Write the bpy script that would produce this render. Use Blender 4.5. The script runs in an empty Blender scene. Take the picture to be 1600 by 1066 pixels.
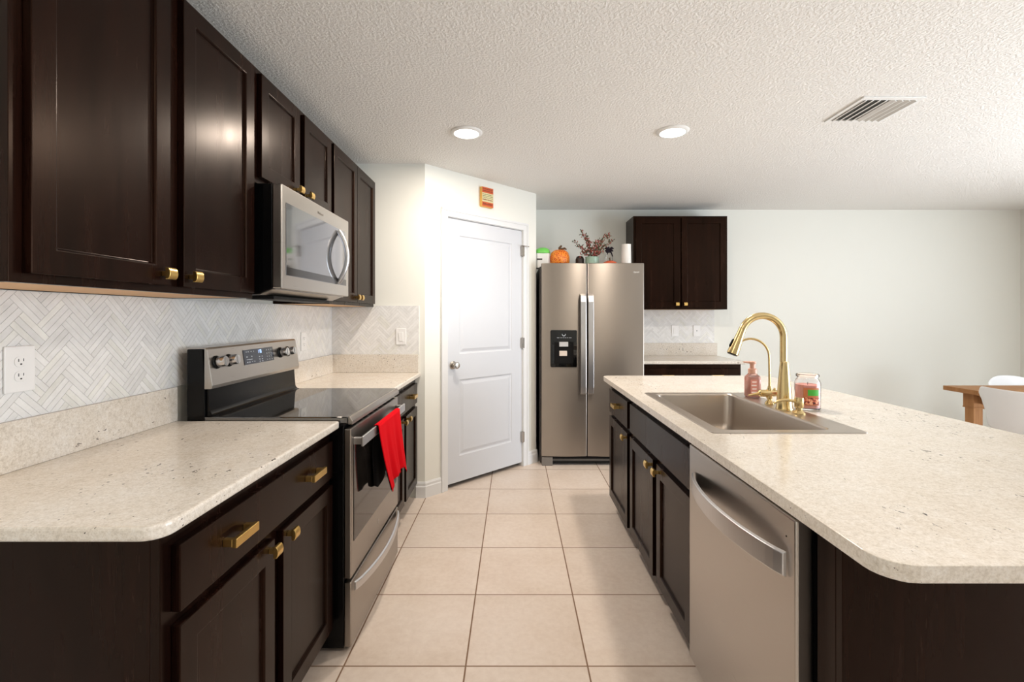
import bpy, bmesh, math, random
from mathutils import Vector, Matrix

scene = bpy.context.scene
COL = scene.collection
PI = math.pi
random.seed(7)

# ------------------------------------------------------------------ camera
CAM_H = 1.321
cam_data = bpy.data.cameras.new('camera')
cam_data.sensor_width = 36.0
cam_data.lens = 741.0 / 1600.0 * 36.0
cam_data.shift_x = -3.0 / 1600.0
cam_data.shift_y = -38.0 / 1600.0
cam_data.clip_start = 0.05
cam = bpy.data.objects.new('camera', cam_data)
cam.location = (0, 0, CAM_H)
cam.rotation_euler = (PI / 2, 0, 0)
COL.objects.link(cam)
scene.camera = cam

# ------------------------------------------------------------------ colour management, world, daylight
scene.view_settings.view_transform = 'Standard'
scene.view_settings.look = 'None'
scene.view_settings.exposure = 0.42
scene.view_settings.gamma = 1.0
scene.view_settings.use_curve_mapping = False

world = bpy.data.worlds.new('world')
scene.world = world
world.use_nodes = True
wn = world.node_tree.nodes['Background']
wn.inputs['Color'].default_value = (0.80, 0.90, 1.0, 1)
wn.inputs['Strength'].default_value = 1.5


def area_light(name, loc, rot, sx, sy, power, col):
    d = bpy.data.lights.new(name, 'AREA')
    d.shape = 'RECTANGLE'
    d.size, d.size_y = sx, sy
    d.energy = power
    d.color = col
    o = bpy.data.objects.new(name, d)
    o.location = loc
    o.rotation_euler = rot
    COL.objects.link(o)
    return o


# room limits
XL, XR = -1.335, 5.30
YB, YF = 4.965, -5.00
ZC = 2.44
# daylight through the wide patio opening at the right, plus an added upward fill
area_light('daylight_patio', (XR + 0.06, 0.90, 1.10), (0, PI / 2, 0), 2.1, 3.5, 88, (0.82, 0.91, 1.0))
area_light('added_ceiling_fill', (XR + 0.10, 0.90, 0.60), (0, PI / 2 + 0.55, 0), 1.0, 3.5, 52, (0.95, 0.97, 1.0))  # added lamp tilted up to brighten the ceiling, stands in for ground bounce


# ------------------------------------------------------------------ materials
def lin(c):
    c = c / 255.0
    return c / 12.92 if c <= 0.04045 else ((c + 0.055) / 1.055) ** 2.4


def rgb(r, g, b):
    return (lin(r), lin(g), lin(b), 1.0)


class NT:
    """tiny node-tree helper"""
    def __init__(self, name):
        self.m = bpy.data.materials.new(name)
        self.m.use_nodes = True
        self.t = self.m.node_tree
        self.b = self.t.nodes['Principled BSDF']
        self.out = self.t.nodes['Material Output']

    def n(self, typ, **kw):
        nd = self.t.nodes.new(typ)
        for k, v in kw.items():
            setattr(nd, k, v)
        return nd

    def l(self, a, b):
        self.t.links.new(a, b)

    def set(self, **kw):
        names = {'color': 'Base Color', 'rough': 'Roughness', 'metal': 'Metallic', 'spec': 'Specular IOR Level', 'coat': 'Coat Weight',
                 'coat_rough': 'Coat Roughness', 'trans': 'Transmission Weight', 'ior': 'IOR', 'aniso': 'Anisotropic',
                 'sheen': 'Sheen Weight', 'sss': 'Subsurface Weight', 'alpha': 'Alpha'}
        for k, v in kw.items():
            self.b.inputs[names[k]].default_value = v
        return self

    def coords(self, scale=(1, 1, 1), kind='Object'):
        tc = self.n('ShaderNodeTexCoord')
        mp = self.n('ShaderNodeMapping')
        mp.inputs['Scale'].default_value = scale
        self.l(tc.outputs[kind], mp.inputs['Vector'])
        return mp.outputs['Vector']

    def noise(self, vec, scale, detail=3, rough=0.55):
        nd = self.n('ShaderNodeTexNoise')
        nd.inputs['Scale'].default_value = scale
        nd.inputs['Detail'].default_value = detail
        nd.inputs['Roughness'].default_value = rough
        self.l(vec, nd.inputs['Vector'])
        return nd.outputs['Fac']

    def ramp(self, fac, stops):
        nd = self.n('ShaderNodeValToRGB')
        el = nd.color_ramp.elements
        while len(el) < len(stops):
            el.new(0.5)
        for e, (p, c) in zip(el, stops):
            e.position = p
            e.color = c
        self.l(fac, nd.inputs['Fac'])
        return nd.outputs['Color']

    def mix(self, fac, a, b, blend='MIX'):
        nd = self.n('ShaderNodeMix', data_type='RGBA', blend_type=blend)
        for sock, v in ((nd.inputs[0], fac), (nd.inputs[6], a), (nd.inputs[7], b)):
            if hasattr(v, 'links') or isinstance(v, bpy.types.NodeSocket):
                self.l(v, sock)
            else:
                sock.default_value = v
        return nd.outputs[2]

    def math(self, op, a, b=None):
        nd = self.n('ShaderNodeMath', operation=op)
        for i, v in enumerate((a, b)):
            if v is None:
                continue
            if isinstance(v, bpy.types.NodeSocket):
                self.l(v, nd.inputs[i])
            else:
                nd.inputs[i].default_value = v
        return nd.outputs[0]

    def bump(self, height, strength, dist=0.002):
        nd = self.n('ShaderNodeBump')
        nd.inputs['Strength'].default_value = strength
        nd.inputs['Distance'].default_value = dist
        self.l(height, nd.inputs['Height'])
        self.l(nd.outputs['Normal'], self.b.inputs['Normal'])


def plain(name, c, rough=0.5, metal=0.0, **kw):
    t = NT(name)
    t.set(color=c, rough=rough, metal=metal, **kw)
    # light surface variation keeps every material procedural
    v = t.coords((1, 1, 1))
    f = t.noise(v, 35, 2)
    r = t.n('ShaderNodeMapRange')
    r.inputs['To Min'].default_value = max(0.0, rough - 0.03)
    r.inputs['To Max'].default_value = min(1.0, rough + 0.03)
    t.l(f, r.inputs['Value'])
    t.l(r.outputs['Result'], t.b.inputs['Roughness'])
    return t.m


def paint(name, c, bump=0.15):
    t = NT(name)
    t.set(color=c, rough=0.75, spec=0.3)
    v = t.coords()
    t.bump(t.noise(v, 140, 3), bump, 0.001)
    return t.m


M = {}
M['wall'] = paint('wall_paint', rgb(238, 238, 231))
M['trim'] = paint('white_trim_paint', rgb(230, 231, 232), 0.03)
M['doorpaint'] = plain('white_door_paint', rgb(212, 215, 221), 0.4)


def ceiling_mat():
    t = NT('knockdown_ceiling')
    t.set(color=rgb(242, 240, 236), rough=0.9, spec=0.2)
    v = t.coords()
    a = t.ramp(t.noise(v, 75, 4, 0.6), [(0.42, (0, 0, 0, 1)), (0.60, (1, 1, 1, 1))])
    t.bump(a, 0.55, 0.005)
    return t.m


M['ceiling'] = ceiling_mat()


def floor_mat():
    t = NT('ceramic_floor_tile')
    geo = t.n('ShaderNodeNewGeometry')
    sep = t.n('ShaderNodeSeparateXYZ')
    t.l(geo.outputs['Position'], sep.inputs[0])
    T = 0.461
    masks, cells = [], []
    for ax, off in (('X', 0.2786), ('Y', 1.7918)):
        s = t.math('DIVIDE', t.math('SUBTRACT', sep.outputs[ax], off), T)
        cells.append(t.math('FLOOR', s))
        f = t.math('FRACT', s)
        d = t.math('MINIMUM', f, t.math('SUBTRACT', 1.0, f))
        masks.append(d)
    d = t.math('MINIMUM', masks[0], masks[1])
    sm = t.n('ShaderNodeMapRange')
    sm.inputs['From Min'].default_value = 0.0045
    sm.inputs['From Max'].default_value = 0.0085
    t.l(d, sm.inputs['Value'])
    tile = sm.outputs['Result']
    cb = t.n('ShaderNodeCombineXYZ')
    t.l(cells[0], cb.inputs[0])
    t.l(cells[1], cb.inputs[1])
    wnz = t.n('ShaderNodeTexWhiteNoise', noise_dimensions='3D')
    t.l(cb.outputs[0], wnz.inputs['Vector'])
    add = t.n('ShaderNodeVectorMath', operation='ADD')
    sc = t.n('ShaderNodeVectorMath', operation='SCALE')
    sc.inputs['Scale'].default_value = 9.0
    t.l(wnz.outputs['Color'], sc.inputs[0])
    t.l(sc.outputs[0], add.inputs[0])
    t.l(geo.outputs['Position'], add.inputs[1])
    n1 = t.noise(add.outputs[0], 3.0, 6, 0.6)
    n2 = t.noise(add.outputs[0], 40, 4, 0.6)
    c1 = t.ramp(n1, [(0.3, rgb(216, 200, 186)), (0.5, rgb(225, 211, 199)), (0.72, rgb(231, 219, 209))])
    c2 = t.mix(0.2, c1, t.ramp(n2, [(0.35, rgb(190, 165, 145)), (0.65, rgb(230, 215, 200))]))
    hs = t.n('ShaderNodeHueSaturation')
    vv = t.math('ADD', t.math('MULTIPLY', wnz.outputs['Value'], 0.07), 0.965)
    t.l(vv, hs.inputs['Value'])
    t.l(c2, hs.inputs['Color'])
    col = t.mix(tile, rgb(128, 98, 74), hs.outputs['Color'])
    t.l(col, t.b.inputs['Base Color'])
    rr = t.n('ShaderNodeMapRange')
    rr.inputs['To Min'].default_value = 0.8
    rr.inputs['To Max'].default_value = 0.36
    t.l(tile, rr.inputs['Value'])
    t.l(rr.outputs['Result'], t.b.inputs['Roughness'])
    h = t.math('ADD', tile, t.math('MULTIPLY', n2, 0.05))
    t.bump(h, 0.4, 0.002)
    return t.m


M['floor'] = floor_mat()


def wood_mat(name, c_dark, c_light, rough=0.36, scale=1.0):
    t = NT(name)
    v = t.coords((9 * scale, 9 * scale, 0.9 * scale))
    v2 = t.coords((60 * scale, 60 * scale, 2.5 * scale))
    n1 = t.noise(v, 1.6, 6, 0.62)
    n2 = t.noise(v2, 2.0, 4, 0.6)
    w = t.n('ShaderNodeTexWave')
    w.inputs['Scale'].default_value = 0.8
    w.inputs['Distortion'].default_value = 7.0
    w.inputs['Detail'].default_value = 3.0
    t.l(v, w.inputs['Vector'])
    f = t.math('ADD', t.math('MULTIPLY', n1, 0.68), t.math('MULTIPLY', w.outputs['Fac'], 0.05))
    f = t.math('ADD', f, t.math('MULTIPLY', n2, 0.3))
    t.l(t.ramp(f, [(0.33, c_dark), (0.72, c_light)]), t.b.inputs['Base Color'])
    rr = t.n('ShaderNodeMapRange')
    rr.inputs['To Min'].default_value = rough - 0.05
    rr.inputs['To Max'].default_value = rough + 0.07
    t.l(n1, rr.inputs['Value'])
    t.l(rr.outputs['Result'], t.b.inputs['Roughness'])
    t.set(spec=0.14)
    t.b.inputs['Specular Tint'].default_value = (1.0, 0.66, 0.46, 1)
    t.bump(f, 0.06, 0.0006)
    return t.m


M['wood'] = wood_mat('espresso_stained_maple', rgb(10, 5, 4), rgb(34, 16, 10), 0.25)
M['maple'] = wood_mat('natural_maple', rgb(214, 170, 124), rgb(228, 188, 144), 0.5)
M['tablewood'] = wood_mat('oak_table', rgb(150, 104, 66), rgb(188, 142, 98), 0.5)


def granite_mat():
    t = NT('cream_granite')
    v = t.coords((1, 1, 1))
    vs = t.coords((1.9, 0.6, 1.6))
    n1 = t.noise(v, 9, 6, 0.65)
    n2 = t.noise(v, 90, 4, 0.7)
    n3 = t.noise(v, 260, 2, 0.6)
    base = t.ramp(n1, [(0.3, rgb(216, 204, 188)), (0.5, rgb(228, 219, 207)), (0.7, rgb(234, 229, 222))])
    base = t.mix(0.45, base, t.ramp(n2, [(0.32, rgb(178, 166, 150)), (0.5, rgb(225, 216, 204)), (0.68, rgb(244, 241, 237))]))
    base = t.mix(0.18, base, t.ramp(n3, [(0.35, rgb(150, 135, 118)), (0.6, rgb(245, 240, 232))]))
    # drifts of dark mineral flecks
    fl = t.noise(vs, 55, 3, 0.7)
    zone = t.noise(v, 3.2, 3, 0.6)
    thr = t.math('ADD', 0.875, t.math('MULTIPLY', zone, -0.36))
    mask = t.math('GREATER_THAN', fl, thr)
    base = t.mix(mask, base, rgb(70, 60, 54))
    vor = t.n('ShaderNodeTexVoronoi')
    vor.inputs['Scale'].default_value = 24
    t.l(v, vor.inputs['Vector'])
    dots = t.math('LESS_THAN', vor.outputs['Distance'], t.math('MULTIPLY', t.math('SUBTRACT', zone, 0.455), 0.62))
    base = t.mix(dots, base, rgb(84, 72, 64))
    t.l(base, t.b.inputs['Base Color'])
    t.set(rough=0.16, spec=0.5)
    return t.m


M['granite'] = granite_mat()


def tile_mat():
    t = NT('marble_herringbone_tile')
    at = t.n('ShaderNodeAttribute', attribute_name='tint')
    v = t.coords((1, 1, 1))
    n = t.noise(v, 26, 4, 0.6)
    c = t.mix(0.35, at.outputs['Color'], t.ramp(n, [(0.3, rgb(214, 212, 208)), (0.65, rgb(243, 242, 240))]))
    t.l(c, t.b.inputs['Base Color'])
    t.set(rough=0.25)
    return t.m


M['tile'] = tile_mat()
M['grout'] = plain('pale_grout', rgb(206, 205, 202), 0.85)


def steel_mat(name, c, rough, scale):
    t = NT(name)
    t.set(color=c, metal=1.0, rough=rough)
    v = t.coords(scale)
    n = t.noise(v, 2.0, 3, 0.6)
    rr = t.n('ShaderNodeMapRange')
    rr.inputs['To Min'].default_value = rough - 0.02
    rr.inputs['To Max'].default_value = rough + 0.03
    t.l(n, rr.inputs['Value'])
    t.l(rr.outputs['Result'], t.b.inputs['Roughness'])
    return t.m


def brushed(name, c, rough, aniso, rot):
    t = NT(name)
    t.set(color=c, metal=1.0, rough=rough, aniso=aniso)
    t.b.inputs['Anisotropic Rotation'].default_value = rot
    tg = t.n('ShaderNodeTangent', direction_type='RADIAL', axis='Z')
    t.l(tg.outputs['Tangent'], t.b.inputs['Tangent'])
    n = t.noise(t.coords((3, 3, 300)), 2.0, 3, 0.6)
    rr = t.n('ShaderNodeMapRange')
    rr.inputs['To Min'].default_value = rough - 0.02
    rr.inputs['To Max'].default_value = rough + 0.03
    t.l(n, rr.inputs['Value'])
    t.l(rr.outputs['Result'], t.b.inputs['Roughness'])
    return t.m


M['steel'] = brushed('brushed_stainless', rgb(166, 158, 150), 0.34, 0.75, 0.25)
M['steelh'] = steel_mat('brushed_stainless_horizontal', rgb(182, 177, 172), 0.28, (3, 3, 260))
M['sinksteel'] = steel_mat('satin_sink_steel', rgb(188, 178, 168), 0.34, (40, 40, 40))
M['chrome'] = steel_mat('polished_handle_steel', rgb(214, 214, 216), 0.16, (40, 40, 40))
M['handlesteel'] = steel_mat('satin_handle_steel', rgb(206, 206, 208), 0.3, (60, 60, 60))
M['nickel'] = steel_mat('satin_nickel', rgb(186, 180, 172), 0.25, (40, 40, 40))
M['brass'] = steel_mat('brushed_brass', rgb(226, 190, 116), 0.28, (90, 90, 90))
M['fbrass'] = steel_mat('brushed_gold_faucet', rgb(216, 192, 140), 0.24, (120, 120, 6))
M['blackenamel'] = plain('black_enamel', rgb(9, 9, 10), 0.2, spec=0.22)
M['blackglass'] = plain('black_glass', rgb(9, 9, 10), 0.045, spec=0.6)
M['blackmatte'] = plain('black_plastic', rgb(12, 11, 11), 0.5, spec=0.2)
M['ceranglass'] = plain('black_ceramic_cooktop', rgb(8, 8, 9), 0.04, ior=2.4)
M['darkgap'] = plain('dark_cavity', rgb(10, 9, 9), 0.8)
M['mirrorglass'] = plain('mirrored_microwave_glass', rgb(150, 150, 152), 0.06, metal=0.9)
M['ovenglass'] = plain('tinted_oven_glass', rgb(60, 54, 50), 0.06, metal=0.7)
M['plate'] = plain('white_plastic_plate', rgb(240, 240, 240), 0.35)
M['slot'] = plain('dark_slot', rgb(60, 58, 56), 0.6)
M['white'] = plain('white_enamel', rgb(238, 238, 236), 0.35)
M['shell'] = plain('white_shell_plastic', rgb(240, 242, 244), 0.35)
M['orange'] = plain('orange_glaze', rgb(226, 96, 22), 0.35)
M['stalk'] = plain('brown_stalk', rgb(92, 66, 40), 0.6)
M['green'] = plain('green_plastic', rgb(120, 214, 96), 0.3)
M['darkbrown'] = plain('dark_brown_ceramic', rgb(40, 26, 20), 0.5)
M['celadon'] = plain('celadon_ceramic', rgb(168, 196, 178), 0.25)
M['foliage'] = plain('olive_foliage', rgb(84, 82, 50), 0.6)
M['petal'] = plain('dusty_red_petal', rgb(176, 92, 82), 0.6)
M['twig'] = plain('brown_twig', rgb(88, 62, 44), 0.7)
M['pumpkinred'] = plain('orange_red_glaze', rgb(222, 104, 66), 0.35)
M['purpleblack'] = plain('purple_black_felt', rgb(36, 26, 42), 0.8)
M['vase'] = plain('white_ceramic', rgb(238, 234, 228), 0.3)
M['red'] = NT('red_towel_cloth').set(color=rgb(224, 10, 26), rough=0.95, spec=0.1).m
M['blackcloth'] = NT('black_towel_backing').set(color=rgb(14, 12, 13), rough=0.95, spec=0.1).m


def pumpkin_mat():
    t = NT('pierced_orange_pumpkin')
    v = t.coords((1, 1, 1))
    vo = t.n('ShaderNodeTexVoronoi')
    vo.inputs['Scale'].default_value = 75
    t.l(v, vo.inputs['Vector'])
    c = t.ramp(vo.outputs['Distance'], [(0.12, rgb(120, 46, 10)), (0.32, rgb(228, 92, 18)), (0.62, rgb(244, 150, 52))])
    t.l(c, t.b.inputs['Base Color'])
    t.set(rough=0.4)
    return t.m


M['pumpkin'] = pumpkin_mat()


def glass_mat(name, c, rough=0.02):
    t = NT(name)
    t.set(color=c, rough=rough, trans=1.0, ior=1.45)
    return t.m


M['glass'] = glass_mat('clear_glass', (1, 1, 1, 1))
M['clearplastic'] = glass_mat('clear_bottle_plastic', rgb(252, 240, 238), 0.05)
M['wax'] = NT('pink_candle_wax').set(color=rgb(255, 176, 164), rough=0.5, sss=0.1).m
M['pinksoap'] = plain('pink_soap', rgb(226, 168, 152), 0.25)
M['rosegold'] = plain('rose_pump_plastic', rgb(224, 172, 150), 0.35)


def emit(name, c, s):
    t = NT(name)
    t.b.inputs['Emission Color'].default_value = c
    t.b.inputs['Emission Strength'].default_value = s
    t.set(color=(0.9, 0.9, 0.9, 1))
    return t.m


M['lens'] = emit('lit_downlight_lens', (1.0, 0.95, 0.88, 1), 9.0)
M['bluedigit'] = emit('blue_clock_digits', (0.25, 0.5, 1.0, 1), 1.2)
M['lcd'] = plain('control_glass', rgb(52, 56, 66), 0.08)
M['lcdmark'] = plain('pale_control_marks', rgb(190, 196, 204), 0.4)


# ------------------------------------------------------------------ object helpers
def world_loc(p):
    v = Vector((0, 0, 0))
    while p is not None:
        v += p.location
        p = p.parent
    return v


def obj(name, bm, mat, parent=None, bevel=0.0, seg=2, smooth=False, recalc=True, solid=0.0, angle=30):
    if recalc:
        bmesh.ops.recalc_face_normals(bm, faces=bm.faces)
    me = bpy.data.meshes.new(name)
    off = world_loc(parent)
    bmesh.ops.translate(bm, verts=bm.verts, vec=-off)
    if smooth:
        for f in bm.faces:
            f.smooth = True
    bm.normal_update()
    for e in bm.edges:
        if len(e.link_faces) == 2 and e.calc_face_angle(0.0) > 0.75:
            e.smooth = False
    bm.to_mesh(me)
    bm.free()
    me.materials.append(mat)
    o = bpy.data.objects.new(name, me)
    COL.objects.link(o)
    o.parent = parent
    if solid:
        s = o.modifiers.new('solid', 'SOLIDIFY')
        s.thickness = solid
        s.offset = -1
    if bevel:
        b = o.modifiers.new('bevel', 'BEVEL')
        b.width = bevel
        b.segments = seg
        b.limit_method = 'ANGLE'
        b.angle_limit = math.radians(angle)
    return o


def thing(name, label, cat, loc, group=None):
    o = bpy.data.objects.new(name, None)
    o.empty_display_size = 0.05
    o.location = loc
    COL.objects.link(o)
    return tag(o, label, cat, group)


def tag(o, label, cat, group=None):
    o['label'] = label
    o['category'] = cat
    if group:
        o['group'] = group
    return o


def struct(o):
    o['kind'] = 'structure'
    return o


IDM = lambda u, v, z: (u, v, z)


def box(bm, u0, u1, v0, v1, z0, z1, mp=IDM):
    vs = [bm.verts.new(mp(u, v, z)) for z in (z0, z1) for v in (v0, v1) for u in (u0, u1)]
    for q in ((0, 1, 3, 2), (4, 6, 7, 5), (0, 4, 5, 1), (2, 3, 7, 6), (0, 2, 6, 4), (1, 5, 7, 3)):
        bm.faces.new([vs[i] for i in q])
    return vs


def nbox(*a, mp=IDM):
    bm = bmesh.new()
    box(bm, *a, mp=mp)
    return bm


def lathe(bm, prof, center, n=32, axis='Z', rib=None, cap=True):
    """profile [(r, h)] turned round the axis through center"""
    rings = []
    for r, h in prof:
        ring = []
        for i in range(n):
            a = 2 * PI * i / n
            rr = r * (rib(a) if rib else 1)
            c, s = rr * math.cos(a), rr * math.sin(a)
            p = {'Z': (c, s, h), 'X': (h, c, s), 'Y': (c, h, s)}[axis]
            ring.append(bm.verts.new(Vector(center) + Vector(p)))
        rings.append(ring)
    for a, b in zip(rings[:-1], rings[1:]):
        for i in range(n):
            f = bm.faces.new((a[i], a[(i + 1) % n], b[(i + 1) % n], b[i]))
            f.smooth = True
    if cap:
        if prof[0][0] > 1e-6:
            bm.faces.new(rings[0])
        if prof[-1][0] > 1e-6:
            bm.faces.new(rings[-1][::-1])
    bmesh.ops.remove_doubles(bm, verts=bm.verts, dist=1e-6)
    return bm


def tube(bm, pts, radii, n=16, cap=True):
    pts = [Vector(p) for p in pts]
    if not isinstance(radii, (list, tuple)):
        radii = [radii] * len(pts)
    up = None
    rings = []
    for i, p in enumerate(pts):
        d = (pts[min(i + 1, len(pts) - 1)] - pts[max(i - 1, 0)]).normalized()
        if up is None:
            up = d.orthogonal().normalized()
        else:
            up = (up - d * up.dot(d)).normalized()
        sd = d.cross(up)
        rings.append([bm.verts.new(p + (up * math.cos(2 * PI * k / n) + sd * math.sin(2 * PI * k / n)) * radii[i]) for k in range(n)])
    for a, b in zip(rings[:-1], rings[1:]):
        for k in range(n):
            f = bm.faces.new((a[k], a[(k + 1) % n], b[(k + 1) % n], b[k]))
            f.smooth = True
    if cap:
        bm.faces.new(rings[0])
        bm.faces.new(rings[-1][::-1])
    return bm


def rrect(x0, x1, y0, y1, r, n=6, corners=(1, 1, 1, 1)):
    """rounded rectangle, counter-clockwise from the lower left; corners: ll, lr, ur, ul"""
    pts = []
    for k, (cx, cy, a0) in enumerate(((x0, y0, PI), (x1, y0, 1.5 * PI), (x1, y1, 0), (x0, y1, 0.5 * PI))):
        rr = r if corners[k] else 0
        if rr == 0:
            pts.append((cx, cy))
            continue
        ox = cx + (rr if cx == x0 else -rr)
        oy = cy + (rr if cy == y0 else -rr)
        for i in range(n + 1):
            a = a0 + PI / 2 * i / n
            pts.append((ox + rr * math.cos(a), oy + rr * math.sin(a)))
    return pts


def prism(bm, loop, z0, z1, hole=None, mp=IDM):
    def fill(z):
        vo = [bm.verts.new(mp(x, y, z)) for x, y in loop]
        if hole is None:
            bm.faces.new(vo)
            return vo, None
        vi = [bm.verts.new(mp(x, y, z)) for x, y in hole]
        es = []
        for ring in (vo, vi):
            es += [bm.edges.new((ring[i], ring[(i + 1) % len(ring)])) for i in range(len(ring))]
        bmesh.ops.triangle_fill(bm, use_beauty=True, use_dissolve=False, edges=es)
        return vo, vi
    a, ai = fill(z0)
    b, bi = fill(z1)
    for p, q in ((a, b), (ai, bi)):
        if p:
            for i in range(len(p)):
                j = (i + 1) % len(p)
                bm.faces.new((p[i], p[j], q[j], q[i]))
    return bm


def text_mesh(name, s, size, mat, parent, origin, ux, uz, depth=0.0006):
    """lettering lying in the plane spanned by ux (reading direction) and uz (up)"""
    cu = bpy.data.curves.new(name, 'FONT')
    cu.body = s
    cu.size = size
    cu.align_x = 'CENTER'
    cu.align_y = 'CENTER'
    cu.extrude = depth
    tmp = bpy.data.objects.new(name + '_tmp', cu)
    COL.objects.link(tmp)
    bpy.context.view_layer.update()
    me = bpy.data.meshes.new_from_object(tmp.evaluated_get(bpy.context.evaluated_depsgraph_get()))
    bpy.data.objects.remove(tmp)
    bpy.data.curves.remove(cu)
    ux, uz = Vector(ux).normalized(), Vector(uz).normalized()
    nn = ux.cross(uz)
    m = Matrix((ux, uz, nn)).transposed().to_4x4()
    m.translation = Vector(origin) - world_loc(parent)
    me.transform(m)
    me.materials.clear()
    me.materials.append(mat)
    o = bpy.data.objects.new(name, me)
    COL.objects.link(o)
    o.parent = parent
    return o


# ------------------------------------------------------------------ room shell
struct(obj('floor', nbox(XL - 0.1, XR + 0.1, YF - 0.1, YB + 0.1, -0.1, 0.0), M['floor']))
struct(obj('ceiling', nbox(XL - 0.1, XR + 0.1, YF - 0.1, YB + 0.1, ZC, ZC + 0.1), M['ceiling']))
struct(obj('wall_left', nbox(XL - 0.1, XL, YF, YB, 0, ZC), M['wall']))
struct(obj('wall_back', nbox(XL, XR, YB, YB + 0.1, 0, ZC), M['wall']))
# right wall with a wide patio opening (out of frame)
bm = bmesh.new()
WY0, WY1, WZ0, WZ1 = -0.85, 2.65, 0.05, 2.15
box(bm, XR, XR + 0.1, YF, WY0, 0, ZC)
box(bm, XR, XR + 0.1, WY1, YB, 0, ZC)
box(bm, XR, XR + 0.1, WY0, WY1, 0, WZ0)
box(bm, XR, XR + 0.1, WY0, WY1, WZ1, ZC)
struct(obj('wall_right', bm, M['wall']))
struct(obj('wall_front', nbox(XL, XR, YF - 0.1, YF, 0, ZC), M['wall']))

# corner pantry: side wall, diagonal door wall, return wall
PY = 3.465
C1 = Vector((-0.65, PY, 0))
S2 = math.sqrt(0.5)
DL = 1.205
C2 = C1 + Vector((S2, S2, 0)) * DL
dv = Vector((S2, S2, 0))
nv = Vector((S2, -S2, 0))          # out of the pantry, towards the kitchen


def mdiag(t, v, z):
    p = C1 + dv * t + nv * v
    return (p.x, p.y, z)


DT0, DT1, DZ1 = 0.200, 1.028, 2.085
bm = bmesh.new()
box(bm, XL, C1.x, PY, PY + 0.1, 0, ZC)
struct(obj('wall_pantry_side', bm, M['wall']))
bm = bmesh.new()
box(bm, 0.0, DT0, -0.1, 0, 0, ZC, mdiag)
box(bm, DT1, DL, -0.1, 0, 0, ZC, mdiag)
box(bm, DT0, DT1, -0.1, 0, DZ1, ZC, mdiag)
struct(obj('wall_pantry_diagonal', bm, M['wall']))
bm = bmesh.new()
box(bm, C2.x - 0.1, C2.x, C2.y + 0.0, YB, 0, ZC)
struct(obj('wall_pantry_return', bm, M['wall']))


# baseboards: flat board with a stepped top
def baseboard(name, a, b, n, h=0.115):
    """a, b: ends on the wall line; n: direction out of the wall"""
    a, b, n = Vector(a), Vector(b), Vector(n)
    bm = bmesh.new()
    prof = [(0, 0), (0.014, 0), (0.014, h - 0.035), (0.010, h - 0.028), (0.010, h - 0.012), (0.005, h), (0, h)]
    r = [[bm.verts.new(p + n * v + Vector((0, 0, z))) for v, z in prof] for p in (a, b)]
    for i in range(len(prof)):
        j = (i + 1) % len(prof)
        bm.faces.new((r[0][i], r[0][j], r[1][j], r[1][i]))
    bm.faces.new(r[0])
    bm.faces.new(r[1][::-1])
    return struct(obj(name, bm, M['trim']))


baseboard('baseboard_pantry_side', (-0.715, PY, 0), (C1.x + 0.006, PY, 0), (0, -1, 0))
p0, p1 = C1 + dv * -0.006, C1 + dv * (DT0 - 0.062)
baseboard('baseboard_pantry_left', p0, p1, nv)
p0, p1 = C1 + dv * (DT1 + 0.062), C1 + dv * (DL + 0.006)
baseboard('baseboard_pantry_right', p0, p1, nv)
baseboard('baseboard_back', (2.13, YB, 0), (XR, YB, 0), (0, -1, 0))

# pantry door: casing, slab with two raised panels, knob, hinges
bm = bmesh.new()
CW = 0.060
for (t0, t1, z0, z1) in ((DT0 - CW, DT0, 0, DZ1), (DT1, DT1 + CW, 0, DZ1), (DT0 - CW, DT1 + CW, DZ1, DZ1 + CW)):
    box(bm, t0, t1, 0.0, 0.012, z0, z1, mdiag)
    # raised back band on the outer side of the casing
for (t0, t1, z0, z1) in ((DT0 - CW, DT0 - CW + 0.018, 0, DZ1 + CW), (DT1 + CW - 0.018, DT1 + CW, 0, DZ1 + CW), (DT0 - CW, DT1 + CW, DZ1 + CW - 0.018, DZ1 + CW)):
    box(bm, t0, t1, 0.012, 0.018, z0, z1, mdiag)
# jamb
box(bm, DT0, DT0 + 0.004, -0.1, 0.0, 0, DZ1, mdiag)
box(bm, DT1 - 0.004, DT1, -0.1, 0.0, 0, DZ1, mdiag)
box(bm, DT0, DT1, -0.1, 0.0, DZ1 - 0.004, DZ1, mdiag)
struct(obj('trim_1', bm, M['trim'], bevel=0.003))


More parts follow.
